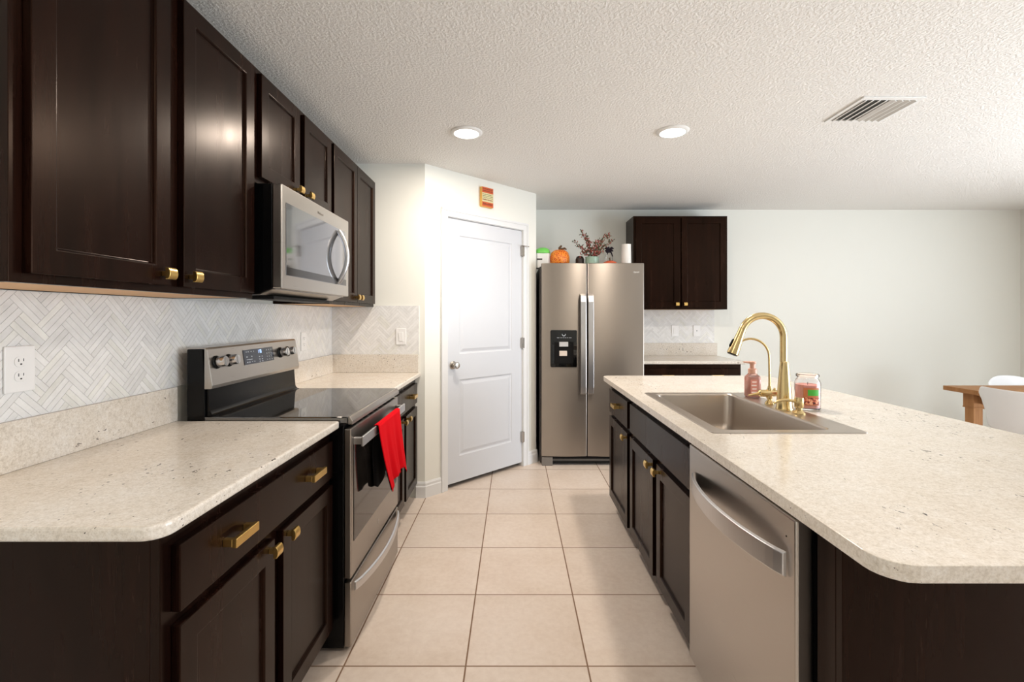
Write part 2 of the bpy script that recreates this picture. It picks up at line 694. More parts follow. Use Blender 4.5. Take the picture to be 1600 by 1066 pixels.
def panel_slab(bm, u0, u1, v0, v1, z0, z1, panels, mp):
    """slab whose front (v1) carries moulded raised panels [(u0,u1,z0,z1)] set in a groove"""
    outer = [(u0, z0), (u1, z0), (u1, z1), (u0, z1)]
    bk = [bm.verts.new(mp(u, v0, z)) for u, z in outer]
    fr = [bm.verts.new(mp(u, v1, z)) for u, z in outer]
    bm.faces.new(bk)
    for i in range(4):
        j = (i + 1) % 4
        bm.faces.new((bk[i], bk[j], fr[j], fr[i]))
    es = [bm.edges.new((fr[i], fr[(i + 1) % 4])) if not bm.edges.get((fr[i], fr[(i + 1) % 4])) else bm.edges.get((fr[i], fr[(i + 1) % 4])) for i in range(4)]
    for a0, a1, b0, b1 in panels:
        rings = []
        for ins, dep in ((0, 0), (0.008, -0.007), (0.016, -0.008), (0.040, -0.001)):
            rings.append([bm.verts.new(mp(u, v1 + dep, z)) for u, z in ((a0 + ins, b0 + ins), (a1 - ins, b0 + ins), (a1 - ins, b1 - ins), (a0 + ins, b1 - ins))])
        es += [bm.edges.new((rings[0][i], rings[0][(i + 1) % 4])) for i in range(4)]
        for p, q in zip(rings[:-1], rings[1:]):
            for i in range(4):
                j = (i + 1) % 4
                bm.faces.new((p[i], p[j], q[j], q[i]))
        bm.faces.new(rings[-1])
    bmesh.ops.triangle_fill(bm, use_beauty=True, use_dissolve=False, edges=es)


dm = C1 + dv * 0.6
door = bpy.data.objects.new('door_1', None)
door.location = dm
COL.objects.link(door)
struct(door)
bm = bmesh.new()
pw0, pw1 = DT0 + 0.125, DT1 - 0.125
panel_slab(bm, DT0 + 0.006, DT1 - 0.006, -0.045, -0.008, 0.035, DZ1 - 0.008,
           [(pw0, pw1, 0.235, 0.83), (pw0, pw1, 1.03, 1.955)], mdiag)
obj('door_slab', bm, M['doorpaint'], door)
# round knob at the latch side
kt, kz = DT0 + 0.062, 0.948
bm = bmesh.new()
kp = C1 + dv * kt + nv * -0.008
prof = [(0.031, 0.0), (0.031, 0.004), (0.026, 0.008), (0.011, 0.010), (0.011, 0.028), (0.018, 0.033), (0.026, 0.042), (0.027, 0.052), (0.022, 0.060), (0.0, 0.063)]
lathe(bm, prof, (0, 0, 0), 24)
rot = Vector((0, 0, 1)).rotation_difference(nv).to_matrix().to_4x4()
bmesh.ops.transform(bm, matrix=Matrix.Translation((kp.x, kp.y, kz)) @ rot, verts=bm.verts)
obj('door_knob', bm, M['nickel'], door)
for hz in (0.26, 1.09, 1.90):
    bm = bmesh.new()
    hp = C1 + dv * (DT1 - 0.003) + nv * 0.006
    tube(bm, [(hp.x, hp.y, hz - 0.05), (hp.x, hp.y, hz + 0.05)], 0.007, 10)
    box(bm, DT1 - 0.018, DT1 + 0.010, -0.004, 0.0135, hz - 0.045, hz + 0.045, lambda u, v, z: mdiag(u, v, z))
    h = obj('hinge', bm, M['nickel'], door)
    if hz > 1.8:
        bm = bmesh.new()
        a = C1 + dv * (DT1 - 0.003) + nv * 0.014
        for sgn in (-1, 1):
            e = a + dv * sgn * 0.045 + nv * 0.025
            tube(bm, [(a.x, a.y, hz + 0.045), (e.x, e.y, hz + 0.040)], 0.004, 8)
        obj('hinge_stop', bm, M['nickel'], h)


# ------------------------------------------------------------------ herringbone tile
def clip(poly, x0, x1, y0, y1):
    def cut(p, f, g):
        out = []
        for i in range(len(p)):
            a, b = p[i], p[(i + 1) % len(p)]
            fa, fb = f(a), f(b)
            if fa >= 0:
                out.append(a)
            if (fa >= 0) != (fb >= 0):
                t = fa / (fa - fb)
                out.append((a[0] + (b[0] - a[0]) * t, a[1] + (b[1] - a[1]) * t))
        return out
    for f in (lambda p: p[0] - x0, lambda p: x1 - p[0], lambda p: p[1] - y0, lambda p: y1 - p[1]):
        poly = cut(poly, f, None)
        if len(poly) < 3:
            return []
    return poly


def herringbone(name, w, h, mp, W=0.051, L=0.102, seed=1):
    rnd = random.Random(seed)
    bm = bmesh.new()
    lay = bm.loops.layers.float_color.new('tint')
    box(bm, 0, w, 0, 0.0065, 0, h, lambda u, v, z: mp(u, v, z))
    for f in bm.faces:
        for lp in f.loops:
            lp[lay] = rgb(222, 221, 219)
    g = 0.0005
    c = s = S2
    N = int((w + h) / W) + 30
    for k in range(-N, N):
        for m in range(-30, 31):
            for (ax0, ax1, ay0, ay1) in ((0, L, 0, W), (L, L + W, W - L, W)):
                ox, oy = k * W + m * L, k * W - m * L
                wide = ax1 - ax0 > ay1 - ay0
                for st in range(3):
                    if wide:
                        r4 = (ax0, ax1, ay0 + W * st / 3, ay0 + W * (st + 1) / 3)
                    else:
                        r4 = (ax0 + W * st / 3, ax0 + W * (st + 1) / 3, ay0, ay1)
                    q = [(r4[0] + g, r4[2] + g), (r4[1] - g, r4[2] + g), (r4[1] - g, r4[3] - g), (r4[0] + g, r4[3] - g)]
                    q = [(x + ox, y + oy) for x, y in q]
                    # the running direction (1,1) turned upright
                    q = [((x - y) * c, (x + y) * s) for x, y in q]
                    q = clip(q, 0.001, w - 0.001, 0.001, h - 0.001)
                    if len(q) < 3:
                        continue
                    t = rnd.random()
                    b = rnd.gauss(236, 5.0)
                    col = rgb(min(250, b), min(250, b + 0.5), min(250, b + 1.0 - (5 if t > 0.85 else 0)))
                    top = [bm.verts.new(mp(x, 0.008, y)) for x, y in q]
                    bot = [bm.verts.new(mp(x, 0.0065, y)) for x, y in q]
                    fs = [bm.faces.new(top)]
                    for i in range(len(q)):
                        j = (i + 1) % len(q)
                        fs.append(bm.faces.new((bot[i], bot[j], top[j], top[i])))
                    for f in fs:
                        for lp in f.loops:
                            lp[lay] = col
    return struct(obj(name, bm, M['tile']))


SPL = 1.046      # top of the granite upstand
UZ0, UZ1 = 1.392, 2.309
herringbone('trim_2', PY - 0.922, UZ0 - 0.001 - SPL, lambda u, v, z: (XL + v, 0.922 + u, SPL + z), seed=2)
herringbone('trim_3', -0.692 - (XL + 0.008), 1.401 - SPL, lambda u, v, z: (XL + 0.008 + u, PY - v, SPL + z), seed=3)
herringbone('trim_4', 2.095 - 1.10, UZ0 - SPL, lambda u, v, z: (1.10 + u, YB - v, SPL + z), seed=4)


# ------------------------------------------------------------------ cabinet hardware and fronts
def shaker(bm, u0, u1, z0, z1, v0, v1, mp, st=0.055):
    rings = []
    for ins, dep in ((0, None), (0, 0), (st, 0), (st + 0.004, -0.0045), (st + 0.0045, -0.0095)):
        v = v0 if dep is None else v1 + dep
        rings.append([bm.verts.new(mp(u, v, z)) for u, z in ((u0 + ins, z0 + ins), (u1 - ins, z0 + ins), (u1 - ins, z1 - ins), (u0 + ins, z1 - ins))])
    bm.faces.new(rings[0])
    for p, q in zip(rings[:-1], rings[1:]):
        for i in range(4):
            j = (i + 1) % 4
            bm.faces.new((p[i], p[j], q[j], q[i]))
    bm.faces.new(rings[-1])
    return bm


def knob_bm(u, z, v, mp):
    bm = bmesh.new()
    box(bm, u - 0.007, u + 0.007, v, v + 0.018, z - 0.007, z + 0.007, mp)
    h = 0.0165
    prof = [(v + 0.018, z - h)]
    for i in range(9):
        a = -1 + 2 * i / 8
        prof.append((v + 0.022 + 0.010 * math.sqrt(max(0, 1 - a * a * 0.85)), z + a * h))
    prof.append((v + 0.018, z + h))
    r = [[bm.verts.new(mp(uu, p[0], p[1])) for p in prof] for uu in (u - h, u + h)]
    for i in range(len(prof)):
        j = (i + 1) % len(prof)
        bm.faces.new((r[0][i], r[0][j], r[1][j], r[1][i]))
    bm.faces.new(r[0])
    bm.faces.new(r[1][::-1])
    return bm


def pull_bm(u, z, v, mp, half=0.050):
    bm = bmesh.new()
    for s in (-1, 1):
        a, b = sorted((u + s * half, u + s * (half - 0.014)))
        box(bm, a, b, v, v + 0.0225, z - 0.009, z + 0.009, mp)
    box(bm, u - half - 0.001, u + half + 0.001, v + 0.0225, v + 0.034, z - 0.011, z + 0.011, mp)
    return bm


def cabinet(name, label, mp, u0, u1, z0, z1, depth, doors, drawers, base, group, side_top=None):
    """v = 0 is the face-frame front, the body runs back to v = -depth, fronts stand 20 mm proud"""
    loc = mp((u0 + u1) / 2, -depth / 2, 0 if base else z0)
    root = thing(name, label, 'cabinet', loc, group)
    bm = bmesh.new()
    zb = 0.10 if base else z0
    box(bm, u0, u1, -0.020, 0.0, zb, z1, mp)                       # face frame
    zs = side_top or z1                                            # sides, cut down below a sink bowl
    box(bm, u0, u0 + 0.014, -depth, -0.020, zb, zs, mp)
    box(bm, u1 - 0.014, u1, -depth, -0.020, zb, zs, mp)
    box(bm, u0 + 0.014, u1 - 0.014, -depth, -depth + 0.010, zb, z1, mp)
    if base:
        box(bm, u0 + 0.014, u1 - 0.014, -depth + 0.010, -0.020, zb, zb + 0.015, mp)
        box(bm, u0, u1, -depth, -0.075, 0.0, 0.10, mp)             # toe kick
    else:
        box(bm, u0 + 0.014, u1 - 0.014, -depth + 0.010, -0.020, z1 - 0.015, z1, mp)
    obj('cabinet_body', bm, M['wood'], root, bevel=0.0012)
    if not base:
        o = obj('bottom_panel', nbox(u0 + 0.014, u1 - 0.014, -depth + 0.010, -0.020, z0 + 0.0015, z0 + 0.0135, mp=mp), M['maple'], root)
        o['label'] = 'pale maple underside panel'
    for (a0, a1, b0, b1, k) in doors:
        bm = bmesh.new()
        shaker(bm, a0, a1, b0, b1, 0.0005, 0.020, mp)
        d = obj('cabinet_door', bm, M['wood'], root, bevel=0.0018)
        if k:
            o = obj('knob', knob_bm(k[0], k[1], 0.020, mp), M['brass'], d, bevel=0.0012)
            o['label'] = 'square brass knob'
    for (a0, a1, b0, b1, pulls) in drawers:
        d = obj('drawer_front', nbox(a0, a1, 0.0005, 0.020, b0, b1, mp=mp), M['wood'], root, bevel=0.002)
        for pu in pulls:
            o = obj('pull', pull_bm(pu, (b0 + b1) / 2 + 0.004, 0.020, mp), M['brass'], d, bevel=0.0012)
            o['label'] = 'brass bar pull'
    return root


XFB = -0.720     # left base face frame
XFU = -1.022     # left upper face frame
XFI = 0.665      # island face frame
YFB = 4.390      # far base face frame
YFU = 4.655
mLB = lambda u, v, z: (XFB + v, u, z)
mLU = lambda u, v, z: (XFU + v, u, z)
mIS = lambda u, v, z: (XFI - v, u, z)
mFB = lambda u, v, z: (u, YFB - v, z)
mFU = lambda u, v, z: (u, YFU - v, z)
CT0, CT1 = 0.884, 0.914
KU = 0.030

UD0, UD1 = UZ0 + 0.020, 2.289
gU = 'dark wall cabinets along the range wall'
cabinet('wall_cabinet', 'large dark two-door wall cabinet nearest the camera, left of the microwave', mLU, 0.958, 1.853, UZ0, UZ1, XFU - XL - 0.001 - 0.0,
        [(0.985, 1.385, UD0, UD1, (1.355, UD0 + 0.032)), (1.440, 1.832, UD0, UD1, (1.470, UD0 + 0.032))], [], False, gU)
cabinet('wall_cabinet', 'short dark two-door wall cabinet directly above the microwave', mLU, 1.856, 2.622, 1.852, UZ1, XFU - XL - 0.001,
        [(1.885, 2.222, 1.876, UD1, (2.192, 1.908)), (2.272, 2.604, 1.876, UD1, (2.302, 1.908))], [], False, gU)
cabinet('wall_cabinet', 'dark two-door wall cabinet between microwave and pantry wall', mLU, 2.625, PY - 0.012, UZ0, UZ1, XFU - XL - 0.001,
        [(2.645, 3.034, UD0, UD1, (3.004, UD0 + 0.032)), (3.039, 3.425, UD0, UD1, (3.069, UD0 + 0.032))], [], False, gU)
cabinet('wall_cabinet', 'dark two-door wall cabinet on the far wall right of the refrigerator', mFU, 1.172, 2.094, UZ0, UZ1, YB - YFU - 0.001,
        [(1.192, 1.622, UD0, UD1, (1.592, UD0 + 0.032)), (1.642, 2.074, UD0, UD1, (1.672, UD0 + 0.032))], [], False, None)

DB0, DB1, DR0, DR1 = 0.115, 0.672, 0.700, 0.842
gB = 'dark base cabinets along the range wall'
cabinet('base_cabinet', 'dark base cabinet with wide drawer and two doors left of the range', mLB, 0.965, 1.853, 0, CT0, XFB - XL - 0.001,
        [(0.995, 1.390, DB0, DB1, (1.360, DB1 - 0.022)), (1.440, 1.832, DB0, DB1, (1.470, DB1 - 0.022))],
        [(0.995, 1.832, DR0, DR1, (1.190, 1.640))], True, gB)
cabinet('base_cabinet', 'dark base cabinet with drawer and two doors between range and pantry wall', mLB, 2.625, PY - 0.004, 0, CT0, XFB - XL - 0.001,
        [(2.655, 3.030, DB0, DB1, (3.000, DB1 - 0.022)), (3.085, 3.435, DB0, DB1, (3.115, DB1 - 0.022))],
        [(2.655, 3.435, DR0, DR1, (2.84, 3.24))], True, gB)
cabinet('base_cabinet', 'dark base cabinet with two-pull drawer below far counter beside refrigerator', mFB, 1.170, 2.100, 0, CT0, YB - YFB - 0.001,
        [(1.195, 1.615, DB0, DB1, (1.585, DB1 - 0.022)), (1.650, 2.075, DB0, DB1, (1.680, DB1 - 0.022))],
        [(1.195, 2.075, DR0, DR1, (1.415, 1.870))], True, None)
gI = 'dark island cabinets'
IR0, IR1, ID1 = 0.682, 0.836, 0.655
cabinet('base_cabinet', 'dark island cabinet under the sink with false front and two doors', mIS, 1.706, 2.672, 0, CT0, 0.60,
        [(1.738, 2.150, DB0, ID1, (2.120, ID1 - 0.030)), (2.205, 2.640, DB0, ID1, (2.235, ID1 - 0.030))],
        [(1.738, 2.640, IR0, IR1, ())], True, gI, side_top=0.70)
cabinet('base_cabinet', 'narrow dark island cabinet with one drawer and door at far end', mIS, 2.675, 3.235, 0, CT0, 0.60,
        [(2.702, 3.205, DB0, ID1, (2.735, ID1 - 0.030))],
        [(2.702, 3.205, IR0, IR1, (2.955,))], True, gI)

# island end panel and filler stile
ep = thing('island_end_panel', 'black-brown island end panel below the near countertop edge', 'panel', (0.97, 0.97, 0))
obj('panel', nbox(XFI + 0.0, 1.290, 0.960, 0.980, 0.0, CT0), M['wood'], ep, bevel=0.0015)
obj('filler_stile', nbox(XFI, XFI + 0.020, 0.980, 1.040, 0.10, CT0), M['wood'], ep, bevel=0.0015)
obj('back_panel', nbox(1.270, 1.290, 0.980, 3.235, 0.0, CT0), M['wood'], ep, bevel=0.0015)


# ------------------------------------------------------------------ countertops
def counter(label, loop, upstands, hole=None, cat='countertop'):
    xs = [p[0] for p in loop]
    ys = [p[1] for p in loop]
    root = thing('countertop', label, cat, ((min(xs) + max(xs)) / 2, (min(ys) + max(ys)) / 2, CT0), 'cream granite countertops')
    bm = bmesh.new()
    prism(bm, loop, CT0, CT1, hole)
    obj('slab', bm, M['granite'], root, bevel=0.007, seg=3)
    for (x0, x1, y0, y1) in upstands:
        obj('backsplash', nbox(x0, x1, y0, y1, CT1 + 0.0003, SPL), M['granite'], root, bevel=0.002)
    return root


XCF = -0.682
counter('cream granite countertop nearest the camera, left of the range',
        rrect(XL + 0.001, XCF, 0.915, 1.854, 0.045, corners=(0, 1, 0, 0)), [(XL + 0.001, XL + 0.021, 0.917, 1.854)])
counter('cream granite countertop between range and pantry wall',
        rrect(XL + 0.001, XCF, 2.622, PY - 0.001, 0.03, corners=(0, 0, 0, 0)),
        [(XL + 0.001, XL + 0.021, 2.622, PY - 0.021), (XL + 0.001, -0.695, PY - 0.021, PY - 0.001)])
counter('small cream granite countertop on the far wall beside the refrigerator',
        rrect(1.165, 2.125, 4.345, YB - 0.001, 0.01, corners=(0, 0, 0, 0)), [(1.165, 2.120, YB - 0.021, YB - 0.001)])
SX0, SX1, SY0, SY1 = 0.692, 1.236, 1.650, 2.522      # sink rim
BX0, BX1, BY0, BY1 = 0.735, 1.138, 1.690, 2.487      # bowl
counter('large cream granite island countertop with the sink cut in',
        rrect(0.610, 1.753, 0.775, 3.278, 0.055, corners=(1, 1, 1, 1)), [],
        hole=rrect(0.715, 1.160, 1.670, 2.505, 0.03)[::-1], cat='countertop')

# ------------------------------------------------------------------ sink
sk = thing('sink', 'stainless drop-in single bowl sink in the island countertop', 'sink', ((SX0 + SX1) / 2, (SY0 + SY1) / 2, CT1))
bm = bmesh.new()
zt = CT1 + 0.0035
outer = rrect(SX0, SX1, SY0, SY1, 0.012)
inner = rrect(BX0, BX1, BY0, BY1, 0.035)
vo = [bm.verts.new((x, y, zt)) for x, y in outer]
vob = [bm.verts.new((x, y, CT1 + 0.0005)) for x, y in rrect(SX0 - 0.001, SX1 + 0.001, SY0 - 0.001, SY1 + 0.001, 0.013)]
vi = [bm.verts.new((x, y, zt)) for x, y in inner]
es = []
for ring in (vo, vi):
    es += [bm.edges.new((ring[i], ring[(i + 1) % len(ring)])) for i in range(len(ring))]
bmesh.ops.triangle_fill(bm, use_beauty=True, use_dissolve=False, edges=es)
for i in range(len(vo)):
    j = (i + 1) % len(vo)
    bm.faces.new((vo[i], vo[j], vob[j], vob[i]))
obj('rim', bm, M['sinksteel'], sk)
bm = bmesh.new()
lv = [(0.0, 0.0), (0.003, -0.003), (0.005, -0.010), (0.010, -0.150), (0.016, -0.182), (0.030, -0.196), (0.052, -0.202)]
rings = []
for ins, dz in lv:
    rings.append([bm.verts.new((x, y, zt + dz)) for x, y in rrect(BX0 + ins, BX1 - ins, BY0 + ins, BY1 - ins, max(0.012, 0.035 + ins * 0.4))])
for a, b in zip(rings[:-1], rings[1:]):
    for i in range(len(a)):
        j = (i + 1) % len(a)
        f = bm.faces.new((a[i], a[j], b[j], b[i]))
        f.smooth = True
bm.faces.new(rings[-1])
obj('bowl', bm, M['sinksteel'], sk)
bm = bmesh.new()
lathe(bm, [(0.0, 0.002), (0.030, 0.002), (0.042, 0.004), (0.045, 0.001)], ((BX0 + BX1) / 2, (BY0 + BY1) / 2, zt - 0.2025), 24, cap=False)
obj('drain', bm, M['chrome'], sk)

# ------------------------------------------------------------------ faucet, filter tap, soap dispenser
ZD = zt + 0.0002
fx, fy = 1.178, 2.066
fc = thing('kitchen_faucet', 'tall gold gooseneck pull-down faucet behind the sink bowl', 'faucet', (fx, fy, ZD))
bm = bmesh.new()
lathe(bm, [(0.0345, 0), (0.0345, 0.006), (0.0325, 0.009), (0.0300, 0.045), (0.0262, 0.10), (0.0205, 0.17), (0.0172, 0.205), (0.0156, 0.209)], (fx, fy, ZD), 32)
obj('faucet_body', bm, M['fbrass'], fc)
bm = bmesh.new()
R, zc = 0.093, 1.232
pts = [(fx - 0.003, fy, z) for z in (ZD + 0.205, 1.16, 1.20)]
for i in range(19):
    a = math.radians(158) * i / 18
    pts.append((fx - 0.003 - R + R * math.cos(a), fy, zc + R * math.sin(a)))
pd = Vector((-math.cos(math.radians(68)), 0, -math.sin(math.radians(68))))
end = Vector(pts[-1])
tube(bm, pts, 0.0150, 20)
obj('gooseneck', bm, M['fbrass'], fc)
bm = bmesh.new()
sp = [end + pd * t for t in (0.0005, 0.015, 0.04, 0.065, 0.095, 0.116)]
tube(bm, sp, [0.0152, 0.0158, 0.0176, 0.0202, 0.0232, 0.0242], 24)
sh = obj('spray_head', bm, M['fbrass'], fc)
bm = bmesh.new()
nrm = Vector((pd.z, 0, -pd.x))
if nrm.x > 0:
    nrm = -nrm
bc = end + pd * 0.072
for t, r in ((0, 0),):
    pass
q0 = bc - pd * 0.018 + nrm * 0.0185
q1 = bc + pd * 0.020 + nrm * 0.0215
tube(bm, [q0, q0 + pd * 0.006, q1 - pd * 0.006, q1], [0.004, 0.0065, 0.0065, 0.004], 10)
o = obj('spray_button', bm, M['blackmatte'], sh)
o['label'] = 'black spray button'
bm = bmesh.new()
lathe(bm, [(0.021, -0.0), (0.0215, -0.004), (0.010, -0.004)], (0, 0, 0), 20)
rot = Vector((0, 0, -1)).rotation_difference(pd).to_matrix().to_4x4()
bmesh.ops.transform(bm, matrix=Matrix.Translation(sp[-1]) @ rot, verts=bm.verts)
obj('spray_nozzle', bm, M['blackmatte'], sh)
# filter tap
tx, ty = 1.180, 2.190
ft = thing('filter_tap', 'slim gold filtered-water tap with side levers left of the tall faucet', 'faucet', (tx, ty, ZD))
bm2 = bmesh.new()
lathe(bm2, [(0.020, 0), (0.020, 0.004), (0.017, 0.010), (0.011, 0.016), (0.010, 0.024), (0.014, 0.028), (0.014, 0.046)], (tx, ty, ZD), 20)
tube(bm2, [(tx - 0.052, ty, ZD + 0.050), (tx - 0.046, ty, ZD + 0.050), (tx - 0.010, ty, ZD + 0.050), (tx + 0.030, ty, ZD + 0.050), (tx + 0.040, ty, ZD + 0.050)], [0.010, 0.016, 0.0165, 0.0155, 0.012], 18)
lathe(bm2, [(0.011, 0.062), (0.011, 0.068), (0.008, 0.074), (0.008, 0.082)], (tx, ty, ZD), 16)
lathe(bm2, [(0.006, 0.064), (0.006, 0.070), (0.004, 0.074)], (tx + 0.024, ty, ZD), 12)
obj('tap_body', bm2, M['fbrass'], ft)
bm2 = bmesh.new()
pts = [(tx, ty, ZD + 0.080), (tx, ty, 1.06), (tx - 0.001, ty, 1.12)]
for i in range(1, 15):
    a = math.radians(122) * i / 14
    pts.append((tx - 0.001 - 0.086 + 0.086 * math.cos(a), ty, 1.133 + 0.086 * math.sin(a)))
tube(bm2, pts, 0.0052, 12)
obj('tap_spout', bm2, M['fbrass'], ft)
bm2 = bmesh.new()
tube(bm2, [(tx - 0.048, ty, ZD + 0.049), (tx - 0.075, ty, ZD + 0.044), (tx - 0.098, ty, ZD + 0.040)], [0.0075, 0.0055, 0.003], 12)
obj('tap_lever', bm2, M['fbrass'], ft)
# built-in soap dispenser
dx, dy = 1.186, 1.972
ds = thing('soap_dispenser', 'short gold built-in soap pump right of the tall faucet', 'soap dispenser', (dx, dy, ZD))
bm = bmesh.new()
lathe(bm, [(0.024, 0), (0.024, 0.004), (0.019, 0.009), (0.012, 0.016), (0.012, 0.026)], (dx, dy, ZD), 24)
obj('base_ring', bm, M['fbrass'], ds)
bm = bmesh.new()
lathe(bm, [(0.0165, 0.026), (0.0175, 0.028), (0.0175, 0.064), (0.0165, 0.067)], (dx, dy, ZD), 24)
obj('pump_head', bm, M['fbrass'], ds)
bm = bmesh.new()
pts = []
for i in range(9):
    a = math.radians(20 + 95 * i / 8)
    pts.append((dx - 0.060 + 0.055 * math.cos(a) - 0.0, dy, ZD + 0.045 + 0.018 * math.sin(a)))
pts = [(dx - 0.012, dy, ZD + 0.050)] + [(dx - 0.012 - 0.012 * i, dy, ZD + 0.050 + 0.012 * math.sin(PI * i / 9) - 0.0012 * i) for i in range(1, 8)] + [(dx - 0.105, dy, ZD + 0.043)]
tube(bm, pts, [0.0065] * 5 + [0.006, 0.0055, 0.005, 0.0045], 12)
obj('pump_spout', bm, M['fbrass'], ds)

# foaming soap bottle
bx, by = 1.200, 2.385
sb = thing('soap_bottle', 'pink foaming hand soap bottle on the sink deck', 'soap bottle', (bx, by, ZD))
bm = bmesh.new()
lp = [(0.86, 0.0), (1.0, 0.006), (1.0, 0.092), (0.93, 0.104), (0.62, 0.114), (0.55, 0.118)]
rings = [[bm.verts.new((bx + x * f, by + y * f, ZD + h)) for x, y in rrect(-0.033, 0.033, -0.027, 0.027, 0.012)] for f, h in lp]
for a, b in zip(rings[:-1], rings[1:]):
    for i in range(len(a)):
        j = (i + 1) % len(a)
        bm.faces.new((a[i], a[j], b[j], b[i])).smooth = True
bm.faces.new(rings[0])
bm.faces.new(rings[-1])
obj('bottle', bm, M['clearplastic'], sb)
bm = bmesh.new()
rings = [[bm.verts.new((bx + x * f, by + y * f, ZD + h)) for x, y in rrect(-0.030, 0.030, -0.024, 0.024, 0.011)] for f, h in ((0.86, 0.003), (1.0, 0.008), (1.0, 0.090), (0.90, 0.102))]
for a, b in zip(rings[:-1], rings[1:]):
    for i in range(len(a)):
        j = (i + 1) % len(a)
        bm.faces.new((a[i], a[j], b[j], b[i])).smooth = True
bm.faces.new(rings[0])
bm.faces.new(rings[-1])
o = obj('soap', bm, M['pinksoap'], sb)
lb = obj('bottle_label', nbox(bx - 0.024, bx + 0.012, by - 0.0282, by - 0.0272, ZD + 0.016, ZD + 0.090), plain('rose_label', rgb(206, 132, 112), 0.5), sb)
bm = bmesh.new()
for k in range(4):
    zz = ZD + 0.024 + k * 0.017
    box(bm, bx - 0.019 + 0.003 * (k % 2), bx + 0.006, by - 0.0288, by - 0.0282, zz, zz + 0.006)
obj('label_print', bm, plain('pale_label_print', rgb(244, 224, 214), 0.5), lb)
bm = bmesh.new()
lathe(bm, [(0.021, 0.118), (0.021, 0.140), (0.017, 0.143), (0.0125, 0.144), (0.0125, 0.166)], (bx, by, ZD), 24)
o = obj('pump_collar', bm, M['rosegold'], sb)
bm = bmesh.new()
lathe(bm, [(0.015, 0.166), (0.017, 0.169), (0.017, 0.176), (0.012, 0.179)], (bx, by, ZD), 20)
tube(bm, [(bx, by, ZD + 0.173), (bx - 0.022, by, ZD + 0.174), (bx - 0.046, by, ZD + 0.176)], [0.0075, 0.0055, 0.0035], 12)
obj('pump_nozzle', bm, M['rosegold'], sb)

# jar candle
jx, jy = 1.300, 2.100
jz = CT1 + 0.0003
jr = thing('jar_candle', 'pink wax candle in a labelled glass jar right of the faucet', 'candle', (jx, jy, jz))
bm = bmesh.new()
prof = [(0.0, 0.0), (0.046, 0.0), (0.051, 0.005), (0.0515, 0.115), (0.047, 0.128), (0.040, 0.136), (0.040, 0.140), (0.045, 0.143), (0.045, 0.152), (0.042, 0.154),
        (0.040, 0.152), (0.037, 0.140), (0.037, 0.136), (0.044, 0.126), (0.0485, 0.114), (0.0480, 0.008), (0.0, 0.006)]
lathe(bm, prof, (jx, jy, jz), 40, cap=False)
obj('glass_jar', bm, M['glass'], jr)
bm = bmesh.new()
lathe(bm, [(0.0, 0.0065), (0.0474, 0.0085), (0.0476, 0.108), (0.040, 0.106), (0.0, 0.105)], (jx, jy, jz), 40, cap=False)
obj('wax', bm, M['wax'], jr)
bm = bmesh.new()
tube(bm, [(jx, jy, jz + 0.104), (jx + 0.001, jy, jz + 0.118)], 0.0012, 6)
obj('wick', bm, M['blackmatte'], jr)


def arc_patch(cx, cy, r, a0, a1, z0, z1, n=12, th=0.0006):
    bm = bmesh.new()
    cols = []
    for i in range(n + 1):
        a = a0 + (a1 - a0) * i / n
        cols.append([bm.verts.new((cx + rr * math.cos(a), cy + rr * math.sin(a), z)) for rr, z in ((r, z0), (r, z1), (r + th, z1), (r + th, z0))])
    for a, b in zip(cols[:-1], cols[1:]):
        for k in range(4):
            m = (k + 1) % 4
            bm.faces.new((a[k], a[m], b[m], b[k]))
    bm.faces.new(cols[0])
    bm.faces.new(cols[-1][::-1])
    return bm


A0, A1 = math.radians(-139), math.radians(-68)


def label_mat():
    t = NT('candle_photo_label')
    v = t.coords((1, 1, 1))
    n = t.noise(v, 90, 3)
    t.l(t.ramp(n, [(0.40, rgb(70, 24, 16)), (0.5, rgb(206, 96, 70)), (0.6, rgb(246, 190, 150))]), t.b.inputs['Base Color'])
    return t.m


lb = obj('candle_label', arc_patch(jx, jy, 0.0518, A0, A1, jz + 0.022, jz + 0.098), plain('brown_label', rgb(196, 118, 74), 0.5), jr)
obj('label_picture', arc_patch(jx, jy, 0.0525, A0 + 0.04, A1 - 0.04, jz + 0.026, jz + 0.056), label_mat(), lb)
obj('label_band', arc_patch(jx, jy, 0.0525, A0 + 0.32, A1 - 0.04, jz + 0.064, jz + 0.090), plain('green_label_band', rgb(72, 176, 60), 0.5), lb)

# ------------------------------------------------------------------ range
RY0, RY1 = 1.862, 2.615
rg = thing('range', 'freestanding stainless electric range with black glass top in the left counter', 'range', (-0.97, (RY0 + RY1) / 2, 0))
mR = lambda u, v, z: (v, u, z)      # u = along the wall, v = world x
obj('range_body', nbox(-1.285, -0.668, RY0, RY1, 0.018, 0.900), M['blackenamel'], rg, bevel=0.003)
bm = bmesh.new()
box(bm, -1.215, -0.652, RY0 - 0.002, RY1 + 0.002, 0.9005, 0.927)
obj('cooktop', bm, M['ceranglass'], rg, bevel=0.004)


def profile_along_y(prof, y0, y1):
    bm = bmesh.new()
    r = [[bm.verts.new((x, y, z)) for x, z in prof] for y in (y0, y1)]
    for i in range(len(prof)):
        j = (i + 1) % len(prof)
        bm.faces.new((r[0][i], r[0][j], r[1][j], r[1][i]))
    bm.faces.new(r[0])
    bm.faces.new(r[1][::-1])
    return bm


obj('front_trim', profile_along_y([(-0.651, 0.928), (-0.645, 0.928), (-0.634, 0.910), (-0.634, 0.897), (-0.651, 0.897)], RY0, RY1), M['steel'], rg, bevel=0.002)
